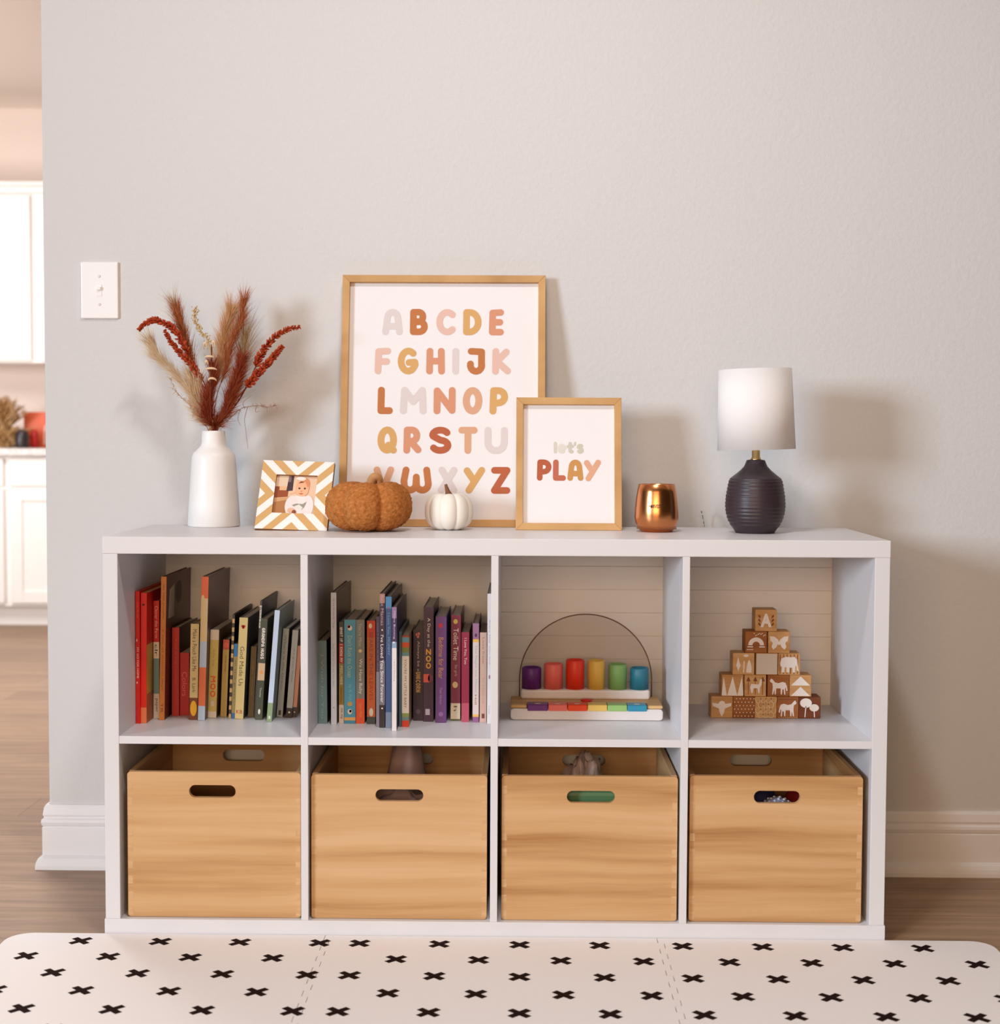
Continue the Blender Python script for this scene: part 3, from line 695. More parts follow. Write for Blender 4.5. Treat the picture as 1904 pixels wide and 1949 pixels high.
def put_letter(q, ch, x0, x1, z0, z1, m, M, rr=.115):
    L_ = LET[ch]; xs = [p[0] for l in L_ for p in l]; zs = [p[1] for l in L_ for p in l]
    H = z1-z0; r = rr*H
    ax = (x1-x0-2*r)/max(1e-6, max(xs)-min(xs)) if max(xs)-min(xs) > .05 else 0
    az = (H-2*r)/max(1e-6, max(zs)-min(zs)) if max(zs)-min(zs) > .01 else 1
    q.capsules([[(x0+r+(p[0]-min(xs))*ax, z0+r+(p[1]-min(zs))*az) for p in l] for l in L_], r, M, m, .0003)
M_print = fresh('print_paper', (233, 229, 231), .5, spec=.3)
def framed(label, cx, yb, zb, w, h, bar, dep, lean, roty, name='framed_print'):
    r = thing(name, label, 'picture frame', (cx, yb, zb), (-lean, roty, 0))
    q = MB()
    o_ = [(-w/2, 0), (w/2, 0), (w/2, h), (-w/2, h)]; i_ = [(-w/2+bar, bar), (w/2-bar, bar), (w/2-bar, h-bar), (-w/2+bar, h-bar)]
    for k_ in range(4):
        a, b_, c, d = o_[k_], o_[(k_+1) % 4], i_[(k_+1) % 4], i_[k_]
        vs = [(p[0], 0, p[1]) for p in (a, b_, c, d)]+[(p[0], dep, p[1]) for p in (a, b_, c, d)]
        bx_ = MB(); bx_.add(vs, [(0, 1, 2, 3), (7, 6, 5, 4), (0, 4, 5, 1), (2, 6, 7, 3), (1, 5, 6, 2), (3, 7, 4, 0)], M_oak)
        bx_.build('frame_bar', r, bevel=.0008)
    q = MB(); q.box((-w/2+bar*.8, dep*.55, bar*.8), (w/2-bar*.8, dep*.8, h-bar*.8), M_print); pr = q.build('print_sheet', r)
    return r, pr, dep*.55
# big alphabet print
by, ty = .352, .438
w_ = at(1039, 524, ty).x-at(652.5, 524, ty).x; zt_ = at(846, 523.5, ty).z; zb_ = ZT+.0005
bh = math.hypot(zt_-zb_, ty-by); blean = math.atan2(ty-by, zt_-zb_)
bcx = (at(652.5, 524, ty).x+at(1039, 524, ty).x)/2
r, pr, yy = framed('large oak framed alphabet print leaning on the wall behind the pumpkins', bcx, by, zb_, w_, bh, .0155, .02, blean, 0)
LC = {'g': (214, 202, 202), 'b': (186, 110, 54), 'p': (220, 182, 168), 'y': (208, 160, 96), 's': (208, 142, 110), 'r': (178, 88, 50), 'o': (212, 160, 128)}
ROWS = [(288, 478, [('A', 328, 475, 'g'), ('B', 527, 655, 'b'), ('C', 715, 855, 'p'), ('D', 908, 1040, 'y'), ('E', 1093, 1200, 's')]),
        (570, 762, [('F', 275, 392, 'p'), ('G', 440, 590, 'y'), ('H', 645, 780, 's'), ('I', 832, 887, 'g'), ('J', 938, 1068, 'b'), ('K', 1118, 1253, 'p')]),
        (852, 1048, [('L', 297, 408, 'b'), ('M', 458, 650, 'g'), ('N', 700, 858, 's'), ('O', 910, 1050, 'o'), ('P', 1102, 1235, 'y')]),
        (1137, 1330, [('Q', 298, 438, 'y'), ('R', 485, 615, 's'), ('S', 670, 830, 'r'), ('T', 880, 1018, 'o'), ('U', 1068, 1235, 'g')]),
        (1422, 1612, [('V', 270, 418, 'o'), ('W', 465, 690, 'b'), ('X', 735, 875, 'g'), ('Y', 920, 1075, 'y'), ('Z', 1118, 1257, 'r')])]
q = MB()
for y0, y1, L_ in ROWS:
    ym = (y0+y1)/2; f = (ym-50)/1800; xl = 47-27*f; xr = 1495+14*f
    for ch, a, b_, c in L_:
        X = lambda v: (-.5+(v-xl)/(xr-xl))*w_
        put_letter(q, ch, X(a), X(b_), bh*(1-(y1-50)/1800), bh*(1-(y0-50)/1800), mat(LC[c], .6), XZ(0, yy-.0002, 0), .125)
q.build('lettering', pr)
# small print
by, ty = .262, .312
w_ = at(1182, 757, ty).x-at(982, 757, ty).x; zt_ = at(1082, 756.5, ty).z
ph_ = math.hypot(zt_-zb_, ty-by); plean = math.atan2(ty-by, zt_-zb_)
r, pr, yy = framed('small oak framed print with two words, overlapping the alphabet print', at(1083, 900, (by+ty)/2).x, by, zb_, w_, ph_, .0145, .018, plean, 0)
q = MB(); sc = 5.289
X = lambda v: (-.5+(v-118)/(1190-118))*w_
Z = lambda v: ph_*(1-(v-85)/(1400-85))
for ch, a, b_, y0, y1, c, rr in (('P', 330, 478, 697, 908, (176, 84, 50), .13), ('L', 493, 625, 697, 908, (186, 98, 74), .13), ('A', 640, 803, 697, 908, (196, 140, 76), .13), ('Y', 808, 982, 697, 912, (216, 162, 130), .13),
                              ('l', 500, 535, 520, 635, (206, 200, 188), .14), ('e', 540, 628, 540, 635, (216, 210, 202), .16), ('t', 632, 705, 520, 635, (200, 194, 180), .14), ("'", 705, 730, 518, 560, (200, 194, 180), .25), ('s', 735, 806, 540, 637, (198, 192, 174), .15)):
    put_letter(q, ch, X(a), X(b_), Z(y1), Z(y0), mat(c, .6), XZ(0, yy-.0002, 0), rr)
q.build('lettering', pr)

# ------------------------------------------------------------------ pumpkins
def pumpkin_body(R, H, n, th0, amp, m, disp=0., nu=120, nv=60, power=.45, dip=.16, sq=1.):
    vs = []; fs = []
    for j in range(nv+1):
        ph = -PI/2+PI*j/nv
        for i in range(nu):
            t = 2*PI*i/nu; lobe = abs(math.cos(n*(t-th0)/2))**power
            rr = R*(1-amp+amp*lobe)*(abs(math.cos(ph))**.72)
            zz = H/2*(math.copysign(abs(math.sin(ph))**.85, math.sin(ph)))*(1-amp*.5+amp*.5*lobe)
            if ph > 0: zz -= dip*H*(max(0, 1-math.cos(ph)*1.9))**1.5
            else: zz += dip*.35*H*(max(0, 1-math.cos(ph)*1.9))**1.5
            p = Vector((rr*math.cos(t), rr*math.sin(t)*sq, zz))
            if disp:
                d = noise.noise(p*210)*disp+noise.noise(p*430)*disp*.7
                p += p.normalized()*d
            vs.append(p)
    zmin = min(v.z for v in vs)
    for v in vs: v.z -= zmin
    for j in range(nv):
        for i in range(nu): i2 = (i+1) % nu; fs.append((j*nu+i, j*nu+i2, (j+1)*nu+i2, (j+1)*nu+i))
    return MB().add(vs, fs, m, True)
M_teddy = add_bump(vary(fresh('rust_boucle', (176, 102, 46), .95, spec=.05), [(152, 92, 44), (182, 114, 60), (204, 136, 80)], 160, detail=4), 420, .9, .002, 3)
PY = .215
pc = at(702.5, 980, PY); pR = (at(784, 970, PY).x-at(621, 970, PY).x)/2
pr_ = thing('fabric_pumpkin', 'plump rust fleece pumpkin in front of the alphabet print', 'pumpkin', (pc.x, PY, ZT))
zt_ = at(700, 915, PY).z-ZT
pumpkin_body(pR/.97, zt_*1.05, 6, math.radians(-97), .2, M_teddy, .0016, 200, 110, .5, .14).build('body', pr_)
M_felt = add_bump(fresh('tan_felt', (188, 140, 96), .9, spec=.1), 300, .6, .001)
q = MB()
o = Vector((pc.x, PY, ZT))
def pp(x, y, dy=0.): return at(640+x/3.748, 510+y/3.748, PY+dy)-o
q.tube(spline([pp(290, 1640), pp(262, 1560), pp(255, 1520, -.004), pp(275, 1490, -.01), pp(305, 1500, -.008), pp(318, 1545, .0), pp(335, 1575, .004)], 6), [.0125-.00022*j for j in range(37)], M_felt, 12)
q.build('stem', pr_)
WY = .262
wc = at(855, 970, WY); wR = (at(901.5, 970, WY).x-at(808.6, 970, WY).x)/2; wh = at(855, 936, WY).z-ZT
wp = thing('white_pumpkin', 'small ribbed white pumpkin between the fleece pumpkin and the small print', 'pumpkin', (wc.x, WY, ZT))
pumpkin_body(wR*1.0, wh*1.04, 9, math.radians(-90+3), .10, fresh('cream_glaze', (236, 230, 220), .5, spec=.35), 0, 144, 60, .6, .12).build('body', wp)
q = MB(); q.tube(spline([(.004, 0, wh*.80), (-.001, 0, wh*.94), (-.004, -.002, wh*1.06), (-.007, -.002, wh*1.20)], 5), [.009, .0085, .008, .0075, .007, .0066, .006, .0056, .005, .0046, .0042, .004, .0036, .0032, .003, .0028], add_bump(fresh('dry_stem', (132, 90, 66), .85, spec=.1), 200, .5), 8); q.build('stem', wp)

# ------------------------------------------------------------------ copper tumbler
CYY = .235
cc = at(1250, 1000, CYY).x
def cr_(a, b_, y): return (at(b_, y, CYY).x-at(a, y, CYY).x)/2
M_cop = fresh('brushed_copper', (214, 142, 92), .24, 1.)
t = thing('copper_tumbler', 'shiny copper stemless tumbler between the small print and the lamp', 'tumbler', (cc, CYY, ZT))
prof = [(.0, 0), (cr_(1219, 1281, 1009)*.9, 0), (cr_(1219, 1281, 1009), .002)]
for y, a, b_ in ((1003, 1213.5, 1286.5), (995, 1210, 1290), (984, 1208, 1291.8), (970, 1208.8, 1291.2), (950, 1210.8, 1289.5), (935, 1213, 1287.5), (922, 1215.6, 1285.2)):
    prof.append((cr_(a, b_, y), at(1250, y, CYY).z-ZT))
prof += [(prof[-1][0]-.001, prof[-1][1]+.0008), (prof[-1][0]-.0022, prof[-1][1]), (prof[-1][0]-.001, prof[-1][1]-.03), (prof[-4][0]-.003, .006), (0, .005)]
q = MB(); q.lathe(prof, M_cop, 72, cap0=False, cap1=False); q.build('cup', t)
q = MB(); rr = cr_(1208.9, 1291.1, 960)+.0007
vs, fs, bw, bh_ = text_geo('HARVEST', .03)
ww = .0245; hh = .0075; th0 = -PI/2-.16
zc_ = at(1250, 962, CYY).z-ZT
q.add([(rr*math.cos(th0+x/bw*ww/rr), rr*math.sin(th0+x/bw*ww/rr), zc_+y/bh_*hh) for x, y in vs], fs, mat((40, 22, 16), .6)); q.build('lettering', t)

# ------------------------------------------------------------------ table lamp
LY = .215
lc = at(1437.5, 1000, LY).x
def lr(a, b_, y): return (at(b_, y, LY).x-at(a, y, LY).x)/2
def lz(y): return at(1437, y, LY).z-ZT
la = thing('table_lamp', 'table lamp with black ribbed base and white drum shade', 'lamp', (lc, LY, ZT))
M_black = add_bump(fresh('black_ceramic', (52, 40, 46), .42, spec=.5), 250, .15, .0006)
kp = [(1011, 1399, 1475), (1006, 1395.5, 1478.5), (1000, 1391, 1483.5), (989, 1385, 1489), (975, 1382, 1493.5), (962, 1380.6, 1494.6), (945, 1381.5, 1493.5), (930, 1384, 1490.8), (918, 1386.3, 1488.8), (911, 1389, 1486.5), (907, 1394, 1481.5), (901, 1402, 1474), (895, 1409, 1467), (888, 1415.5, 1460.5), (882, 1418, 1457.3), (876.5, 1420, 1455)]
pf = [(0, 0), (lr(1399, 1475, 1011)*.97, 0)]
for (y0, a0, b0), (y1, a1, b1) in zip(kp, kp[1:]):
    for s_ in range(8):
        f = s_/8; y = y0+(y1-y0)*f; z_ = max(.0012, lz(y)); r_ = lr(a0+(a1-a0)*f, b0+(b1-b0)*f, y)
        rib = .00065*math.sin(z_*2*PI/.0072) if 912 < y < 1000 else 0
        pf.append((r_+rib, z_))
pf += [(lr(1420, 1455, 876), lz(876)), (lr(1424, 1451, 876), lz(875))]
pf = [p for i, p in enumerate(pf) if i < 2 or p[1] >= pf[i-1][1]-1e-6]
q = MB(); q.lathe(pf, M_black, 80, cap0=False); q.build('base', la)
M_brass = fresh('brass', (206, 176, 120), .25, 1.)
q = MB(); q.lathe([(lr(1426, 1449, 874), lz(875.5)), (lr(1428, 1447, 874), lz(873)), (lr(1430, 1445.5, 870), lz(870)), (lr(1430, 1445.5, 860), lz(858)), (.004, lz(856)), (.004, lz(800))], M_brass, 32); q.build('neck', la)
def make_linen():
    m = fresh('white_linen_shade', (252, 250, 250), .8, spec=.1); N, L, b = nodes(m)
    tr = N.new('ShaderNodeBsdfTranslucent'); tr.inputs['Color'].default_value = (*lin((250, 247, 247)), 1)
    mx = N.new('ShaderNodeMixShader'); mx.inputs[0].default_value = .38
    out = N['Material Output']; L.new(b.outputs[0], mx.inputs[1]); L.new(tr.outputs[0], mx.inputs[2]); L.new(mx.outputs[0], out.inputs[0])
    return m
M_linen = make_linen()
zb_s, zt_s = lz(855.8), lz(703); rb, rtp = lr(1364, 1511.8, 856), lr(1365.5, 1504, 703)
q = MB(); q.lathe([(rb-.0012, zb_s), (rb, zb_s), (rb*.5+rtp*.5, (zb_s+zt_s)/2), (rtp, zt_s), (rtp-.0012, zt_s), ((rb+rtp)/2-.0012, (zb_s+zt_s)/2), (rb-.0012, zb_s)], M_linen, 80, cap0=False, cap1=False)
so = q.build('shade', la)
pv = Vector((0, 0, (zb_s+zt_s)/2)); so.matrix_local = Matrix.Translation(pv+Vector((-.0015, 0, 0)))@Matrix.Rotation(math.radians(-1.7), 4, 'Y')@Matrix.Translation(-pv)
q = MB()
for k_ in range(3):
    a = 2*PI*k_/3+.3; q.tube([(0, 0, zt_s-.012), (rtp*.5*math.cos(a), rtp*.5*math.sin(a), zt_s-.006), ((rtp-.0012)*math.cos(a), (rtp-.0012)*math.sin(a), zt_s-.003)], .0012, M_brass, 6)
sp_ = q.build('shade_spider', la)
q = MB(); q.lathe([(.012, lz(845)), (.02, lz(830)), (.028, lz(800)), (.026, lz(785)), (.012, lz(772)), (.001, lz(768))], mat((240, 238, 232), .3), 24); q.build('bulb', la)
bl = bpy.data.lights.new('shade_fill_light', 'POINT'); bl.energy = .03; bl.color = (.9, .96, 1.0); bl.shadow_soft_size = .03  # faint fill added inside the unlit lamp to brighten its shade
blo = bpy.data.objects.new('shade_fill_light', bl); C.objects.link(blo); blo.parent = la; blo.location = (0, 0, lz(757))
q = MB(); o = Vector((lc, LY, ZT))
cp_ = spline([o+Vector((-.005, .04, .005)), o+Vector((-.008, .10, .0026)), o+Vector((-.012, .165, .0026)), o+Vector((-.018, .184, -.012)), o+Vector((-.055, .194, -.024)), at(1342, 1014, .412), at(1339.5, 992, .418), at(1335.5, 973, .428), at(1339.5, 992, .442), at(1342, 1016, .442)], 8)
q.tube([p-o for p in cp_], .0011, vary(fresh('braided_cord', (90, 70, 64), .7), [(40, 30, 30), (190, 176, 166)], 260, pos=[.42, .6]), 8); q.build('power_cord', la)

# ------------------------------------------------------------------ books
M_page = fresh('book_pages', (206, 194, 178), .8, spec=.1)
ZS = ZMT
def book(origin, sc, bl, br, yb, tl, tr, yt, label, spine, bands=None, texts=(), marks=(), side=None, dep=None, group='books', state=None, lim=None, board=False, foot=None):
    px = lambda x: origin[0]+x/sc
    py = lambda y: origin[1]+y/sc
    P = on(px(bl), py(yb), ZS); Y = min(max(P.y, .004), .24)
    xl = at(px(bl), py(yb), Y).x; xr = at(px(br), py(yb), Y).x
    T0 = at(px(tl), py(yt), Y); T1 = at(px(tr), py(yt), Y)
    lean = math.atan2((T0.x+T1.x)/2-(xl+xr)/2, T0.z-ZS)
    lean = max(lean, state['lean']); state['lean'] = lean
    if xl < state['x']: xl = state['x']
    t = max(.0035, xr-xl)*math.cos(lean); h = (T0.z-ZS)/math.cos(lean)-t*abs(math.sin(lean))*.5
    if lim: lean = min(lean, lim)
    wb = t/math.cos(lean); state['x'] = xl+wb+.0002
    d = dep or min(.6*h+.06, SD-.012-Y); d = min(d, SD-.010-Y)
    piv = xl+wb if lean > 0 else xl
    off = -t if lean > 0 else 0.
    r = thing('book', label, 'book', (piv, Y, ZS+.0003), (0, lean, 0), group=group)
    sm = mat(spine, .42); sidem = mat(side or spine, .4)
    c = .0012 if t < .009 else .0018
    q = MB()
    bands = bands or [(0, 1, spine)]
    for f0, f1, col in bands:
        q.box((off, 0, h*(1-f1)), (off+t, c, h*(1-f0)), mat(col, .42))
    q.box((off, c, 0), (off+c, d, h), sidem); q.box((off+t-c, c, 0), (off+t, d, h), sidem)
    for (s, f0, f1, col, hf) in texts:
        ln = h*(f1-f0); MS = SPINE(off+t/2, -.00005, h*(1-(f0+f1)/2))
        if s.startswith('#'):
            s = s[1:]; n = sum(.55 if lt == ' ' else (.5 if lt == 'I' else 1) for lt in s); u = ln/n; x = -ln/2
            for lt in s:
                wd = u*(.55 if lt == ' ' else (.5 if lt == 'I' else 1))
                if lt != ' ': put_letter(q, lt, x+wd*.07, x+wd*.93, -t*hf/2, t*hf/2, mat(col, .5), MS, .12 if len(s) < 5 else .1)
                x += wd
        else: q.text(s, MS, mat(col, .5), ln*.97, t*hf, .00012, 0.)
    if foot: q.text(foot[0], XZ(off+t/2, -.00005, h*(1-foot[1])), mat(foot[2], .5), t*.72, None, .00012, 0.)
    for (kind, fx, fz, rx, rz, col) in marks:
        cx_, cz_ = off+t*fx, h*(1-fz)
        pts = arc(0, 0, t*rx, t*rz, 0, 360, 16)[:-1] if kind == 'disc' else [(-t*rx, -t*rz), (t*rx, -t*rz), (t*rx, t*rz), (-t*rx, t*rz)]
        q.plate(pts, XZ(cx_, -.00005, cz_), mat(col, .5), .0001)
    q.build('cover', r)
    pg = MB(); e = .0 if board else .002
    if t-2*c > .0006: pg.box((off+c, c, e), (off+t-c, d-.002, h-e), M_page)
    pg.build('pages', r)
    return r, off, t, h, d
A_ = (220, 1050); G1 = 'books in the red to green compartment'
st = {'x': cells[0][0]+.001, 'lean': -.2}
def b1(*a, **k): return book(A_, 5.01, *a, group=G1, state=st, **k)
WT = (240, 228, 214)
b1(180, 235, 1640, 165, 235, 380, 'thin bright red book leaning left, first in its row, white lettering', (222, 18, 12), texts=[('MY GO FOR HOME', .42, .66, WT, .45), ('my first', .08, .2, (240, 120, 90), .4)], marks=[('disc', .3, .37, .12, .35, WT), ('disc', .3, .69, .12, .3, WT)])
r_ = b1(238, 295, 1636, 237, 297, 395, 'red book with an orange foot label and red yellow cover, second in its row', (226, 30, 16), [(0, .88, (226, 30, 16)), (.88, 1, (236, 128, 84))], side=(220, 160, 60), marks=[('disc', .45, .09, .25, .2, (90, 10, 10))])
q = MB(); o_, t_, h_, d_ = r_[1:]
for z0, z1, c in ((.6, 1., (212, 22, 14)), (.0, .22, (180, 90, 40))): q.box((o_+t_, .0, h_*z0), (o_+t_+.0004, d_, h_*z1), mat(c, .45))
q.build('cover_picture', r_[0]); st['x'] += .001
b1(362, 415, 1590, 362, 415, 470, 'slim book banded red, white and teal on its spine', (205, 20, 14), [(0, .35, (205, 22, 16)), (.35, .49, (228, 218, 204)), (.49, .79, (112, 148, 150)), (.79, 1, (222, 214, 204))], [('Clover the Farm', .04, .32, (245, 190, 180), .5), ('clr', .37, .47, (40, 34, 34), .5), ('paper', .83, .95, (60, 54, 52), .5)])
r_ = b1(415, 465, 1607, 432, 490, 240, 'tall orange brown book with its dark brown cover showing', (198, 122, 52), texts=[('the little pumpkin', .05, .3, (120, 64, 24), .4), ('a tale of autumn days', .36, .8, (140, 80, 34), .4), ('TR', .88, .95, (110, 60, 26), .5)], side=(92, 44, 34), dep=.25)
q = MB(); o_, t_, h_, d_ = r_[1:]
q.plate([(d_*.1, h_*.7), (d_*.32, h_*.7), (d_*.32, h_*.93), (d_*.14, h_*.9)], Matrix(((0, 0, 1, o_+t_), (1, 0, 0, 0), (0, 1, 0, 0), (0, 0, 0, 1))), mat((205, 190, 172), .5), .0002)
q.plate(arc(d_*.5, h_*.86, d_*.12, h_*.08, 0, 360, 16)[:-1], Matrix(((0, 0, 1, o_+t_), (1, 0, 0, 0), (0, 1, 0, 0), (0, 0, 0, 1))), mat((50, 26, 24), .5), .0002)
q.build('cover_picture', r_[0])
st['x'] += .004; st['lean'] = -.05
b1(525, 605, 1566, 525, 610, 725, 'plain dark red book standing back behind the tall orange brown one', (188, 22, 18), texts=[('Red is My Colour', .12, .66, (214, 70, 48), .3)], side=(70, 12, 12))
b1(610, 700, 1560, 610, 702, 965, 'short squat red book between a taller red and a cream one', (184, 10, 14), texts=[('Colors', .3, .7, (232, 100, 96), .55)], side=(150, 8, 12), board=True)
r_ = b1(702, 780, 1605, 715, 800, 690, 'cream book with a yellow oval at the foot of its spine', (216, 198, 146), [(0, .77, (216, 198, 146)), (.77, 1, (120, 60, 34))], [('Make a Pouch Like Me', .05, .5, (74, 66, 56), .5), ('B. Lark', .56, .72, (90, 80, 66), .4)], [('disc', .5, .88, .4, .95, (238, 180, 40))], side=(180, 160, 110))
b1(785, 850, 1610, 820, 890, 240, 'tall book with curving orange, cream and pale blue bands', (222, 196, 150), [(0, .15, (226, 104, 66)), (.15, .45, (216, 192, 144)), (.45, .63, (176, 196, 222)), (.63, .90, (222, 112, 70)), (.9, 1, (180, 204, 232))], side=(104, 72, 72), dep=.27,
   marks=[('disc', .25, .15, .24, .5, (216, 192, 144))])
b1(855, 960, 1585, 880, 990, 745, 'thick yellow board book with big orange block capitals', (208, 184, 104), [(0, .115, (224, 214, 198)), (.115, .93, (210, 186, 104)), (.93, 1, (226, 216, 200))], [('#MOO', .52, .77, (226, 84, 30), .62), ('little baa', .22, .42, (170, 150, 84), .3)], [('rect', .5, .84, .2, .3, (222, 206, 186))], side=(120, 92, 62), board=True)
b1(1000, 1058, 1575, 1020, 1095, 840, 'mustard book with a round red emblem at the top of its spine', (190, 160, 86), [(0, .13, (198, 84, 58)), (.13, 1, (190, 160, 86))], [('five little monkeys', .2, .42, (110, 84, 44), .35)], [('disc', .5, .07, .42, .42, (226, 100, 76))], side=(96, 74, 48))
b1(1078, 1100, 1590, 1110, 1132, 600, 'very thin black book with a dotted gold spine', (60, 46, 34), [(i/24, (i+1)/24, (196, 160, 104) if i % 2 else (54, 42, 34)) for i in range(24)], side=(18, 14, 16), dep=.25)
b1(1104, 1140, 1590, 1125, 1165, 880, 'short khaki book with a blue top, pressed against the thin black one', (152, 134, 82), [(0, .17, (44, 110, 160)), (.17, .93, (152, 134, 82)), (.93, 1, (50, 100, 150))], [('in the grass', .22, .75, (96, 84, 52), .5)])
b1(1137, 1217, 1597, 1178, 1268, 630, 'tan book with dark serif title and a red heart', (202, 178, 118), texts=[('God Made Us', .28, .68, (84, 68, 42), .5)], marks=[('disc', .4, .085, .16, .16, (176, 24, 26)), ('disc', .6, .085, .16, .16, (176, 24, 26)), ('disc', .5, .1, .15, .15, (176, 24, 26))], side=(92, 96, 100), dep=.24, foot=('KB', .93, (176, 40, 34)))
r_ = None
b1(1262, 1315, 1580, 1285, 1340, 905, 'short dark olive book standing right of the tan one', (104, 86, 50), texts=[('night woods', .2, .7, (150, 128, 80), .35)], side=(60, 50, 34))
b1(1320, 1332, 1590, 1362, 1412, 470, 'tall black book with a white lettered strip at its top', (44, 42, 44), [(0, .04, (60, 58, 56)), (.04, .23, (206, 198, 186)), (.23, 1, (48, 46, 44))], [('BOLD', .05, .22, (40, 36, 36), .6)], side=(40, 40, 46), dep=.25)
b1(1333, 1398, 1605, 1372, 1452, 640, 'dark green book with white hand lettered capitals and a small picture', (62, 66, 54), [(0, .44, (62, 66, 54)), (.44, .61, (204, 174, 136)), (.61, 1, (60, 66, 52))], [('#GRANDPA HUGS', .09, .4, WT, .48), ('Tinsley', .68, .78, (206, 204, 190), .3)], [('disc', .5, .92, .17, .4, (214, 212, 196)), ('disc', .5, .53, .25, .3, (222, 150, 84))], side=(84, 84, 74))
b1(1440, 1488, 1625, 1515, 1572, 560, 'tall pale blue book with a green foot', (186, 198, 218), [(0, .83, (190, 202, 222)), (.83, 1, (130, 150, 112))], side=(92, 100, 90), marks=[('rect', .5, .96, .2, .3, (196, 206, 186))])
b1(1535, 1592, 1580, 1595, 1662, 735, 'grey green book right of the tall pale blue one', (158, 160, 150), texts=[('Where is the Green', .06, .7, (112, 114, 108), .4)], marks=[('rect', .5, .95, .2, .4, (60, 58, 54))], side=(70, 70, 66))
b1(1625, 1680, 1585, 1686, 1742, 750, 'light grey book with a black foot and a white dot', (166, 170, 166), [(0, .89, (168, 172, 168)), (.89, 1, (40, 22, 24))], [('the green sheep', .2, .6, (110, 112, 110), .35)], [('disc', .5, .94, .16, .16, WT)], side=(60, 30, 30), dep=.22)
b1(1684, 1722, 1580, 1732, 1772, 900, 'salmon book with a black foot against the divider', (196, 136, 104), [(0, .86, (196, 136, 104)), (.86, 1, (44, 22, 22))], marks=[('disc', .5, .93, .16, .16, WT)], side=(120, 80, 60))

B_ = (570, 1050); G2 = 'books in the blue to purple compartment'
st2 = {'x': cells[1][0]+.001, 'lean': -.2}
def b2(*a, **k): st2['lean'] = max(-.03, min(st2['lean'], 0)); return book(B_, 5.01, *a, group=G2, state=st2, **k)
b2(170, 266, 1640, 163, 258, 850, 'thick teal grey book, first in the blue compartment', (112, 142, 148), texts=[('I Wish for You', .16, .95, (158, 172, 166), .3)], side=(46, 56, 60))
st2['x'] += .004
b2(303, 355, 1652, 300, 352, 392, 'tall thin pale blue book standing alone above its neighbours', (200, 208, 224), texts=[('Oh the Wonderful Things', .04, .27, (120, 128, 144), .4), ('And I Wish for You and Your Heart', .38, .72, (160, 166, 184), .4)], side=(110, 92, 86), marks=[('disc', .5, .87, .1, .1, (110, 120, 140))], dep=.25)
b2(378, 424, 1635, 376, 424, 672, 'slim book banded black, red, olive and white with white capitals', (40, 48, 60), [(0, .21, (42, 48, 60)), (.21, .41, (176, 22, 28)), (.41, .63, (140, 132, 84)), (.63, .82, (150, 122, 40)), (.82, 1, (214, 200, 186))], [('#WHAT IF', .05, .2, WT, .55), ('#I KNOW MY', .22, .4, WT, .55), ('#FEELINGS', .43, .62, (226, 216, 184), .5), ('Michelle Nelson', .65, .8, (84, 62, 20), .4), ('me my', .85, .96, (50, 36, 34), .45)], side=(80, 80, 82))
b2(427, 535, 1640, 430, 535, 650, 'bright sky blue book with an orange stripe at its foot', (68, 152, 186), [(0, .94, (70, 154, 188)), (.94, .97, (222, 168, 100)), (.97, 1, (60, 140, 176))], [("Don't Rock the Ocean", .15, .56, (182, 198, 180), .4), ('by A. Fish', .62, .78, (130, 186, 204), .35)], [('disc', .5, .08, .2, .22, (236, 220, 210)), ('disc', .4, .065, .13, .14, (196, 70, 50)), ('disc', .5, .81, .22, .2, (196, 156, 84)), ('disc', .5, .885, .2, .25, (226, 210, 196)), ('disc', .55, .88, .1, .12, (190, 50, 40))], side=(60, 120, 150))
b2(540, 622, 1640, 540, 612, 650, 'grey book with white script and an orange block at its foot', (126, 128, 126), [(0, .76, (126, 130, 128)), (.76, 1, (224, 82, 40))], [("You're Mine", .03, .26, (196, 192, 180), .4), ('We Have Baby', .37, .72, (236, 234, 226), .48), ('Open Wish', .8, .94, (240, 150, 80), .45)], [('disc', .5, .30, .2, .2, (226, 206, 150))], side=(40, 42, 46))
b2(645, 725, 1645, 635, 722, 660, 'orange brown book with a white oval above a dark foot', (196, 84, 40), [(0, .16, (206, 56, 30)), (.16, .93, (198, 96, 46)), (.93, 1, (54, 66, 64))], [('BEARS IN THE LEAVES', .1, .78, (150, 60, 30), .45)], [('disc', .5, .885, .24, .5, (222, 214, 200)), ('disc', .4, .05, .2, .3, (236, 220, 170))], side=(50, 44, 44))
b2(733, 762, 1672, 726, 760, 620, 'slender violet and grey book tucked beside the white scripted one', (66, 44, 72), [(0, .5, (66, 44, 72)), (.5, 1, (124, 116, 128))], [('and I love it all day', .05, .5, (130, 110, 136), .45)], side=(40, 26, 46), dep=.22)
b2(764, 815, 1680, 758, 808, 402, 'tall midnight purple book with flowing white title', (52, 36, 62), [(0, .07, (168, 120, 108)), (.07, .5, (50, 34, 60)), (.5, .83, (110, 104, 112)), (.83, 1, (32, 24, 32))], [('Best Mamas', .01, .24, (196, 160, 160), .5), ("I've Loved You Since Forever", .30, .82, (238, 236, 236), .55)], [('disc', .5, .27, .14, .14, WT), ('disc', .5, .855, .14, .14, WT)], side=(24, 16, 30), dep=.26)
b2(822, 878, 1682, 818, 874, 430, 'tall navy book with pale grey title and lighter blue top', (44, 78, 122), [(0, .09, (66, 132, 176)), (.09, .88, (44, 76, 120)), (.88, 1, (110, 124, 146))], [('I Love You, MOMMY', .12, .45, (118, 140, 172), .5)], [('disc', .5, .085, .15, .15, (190, 60, 50))], side=(30, 24, 52), dep=.26)
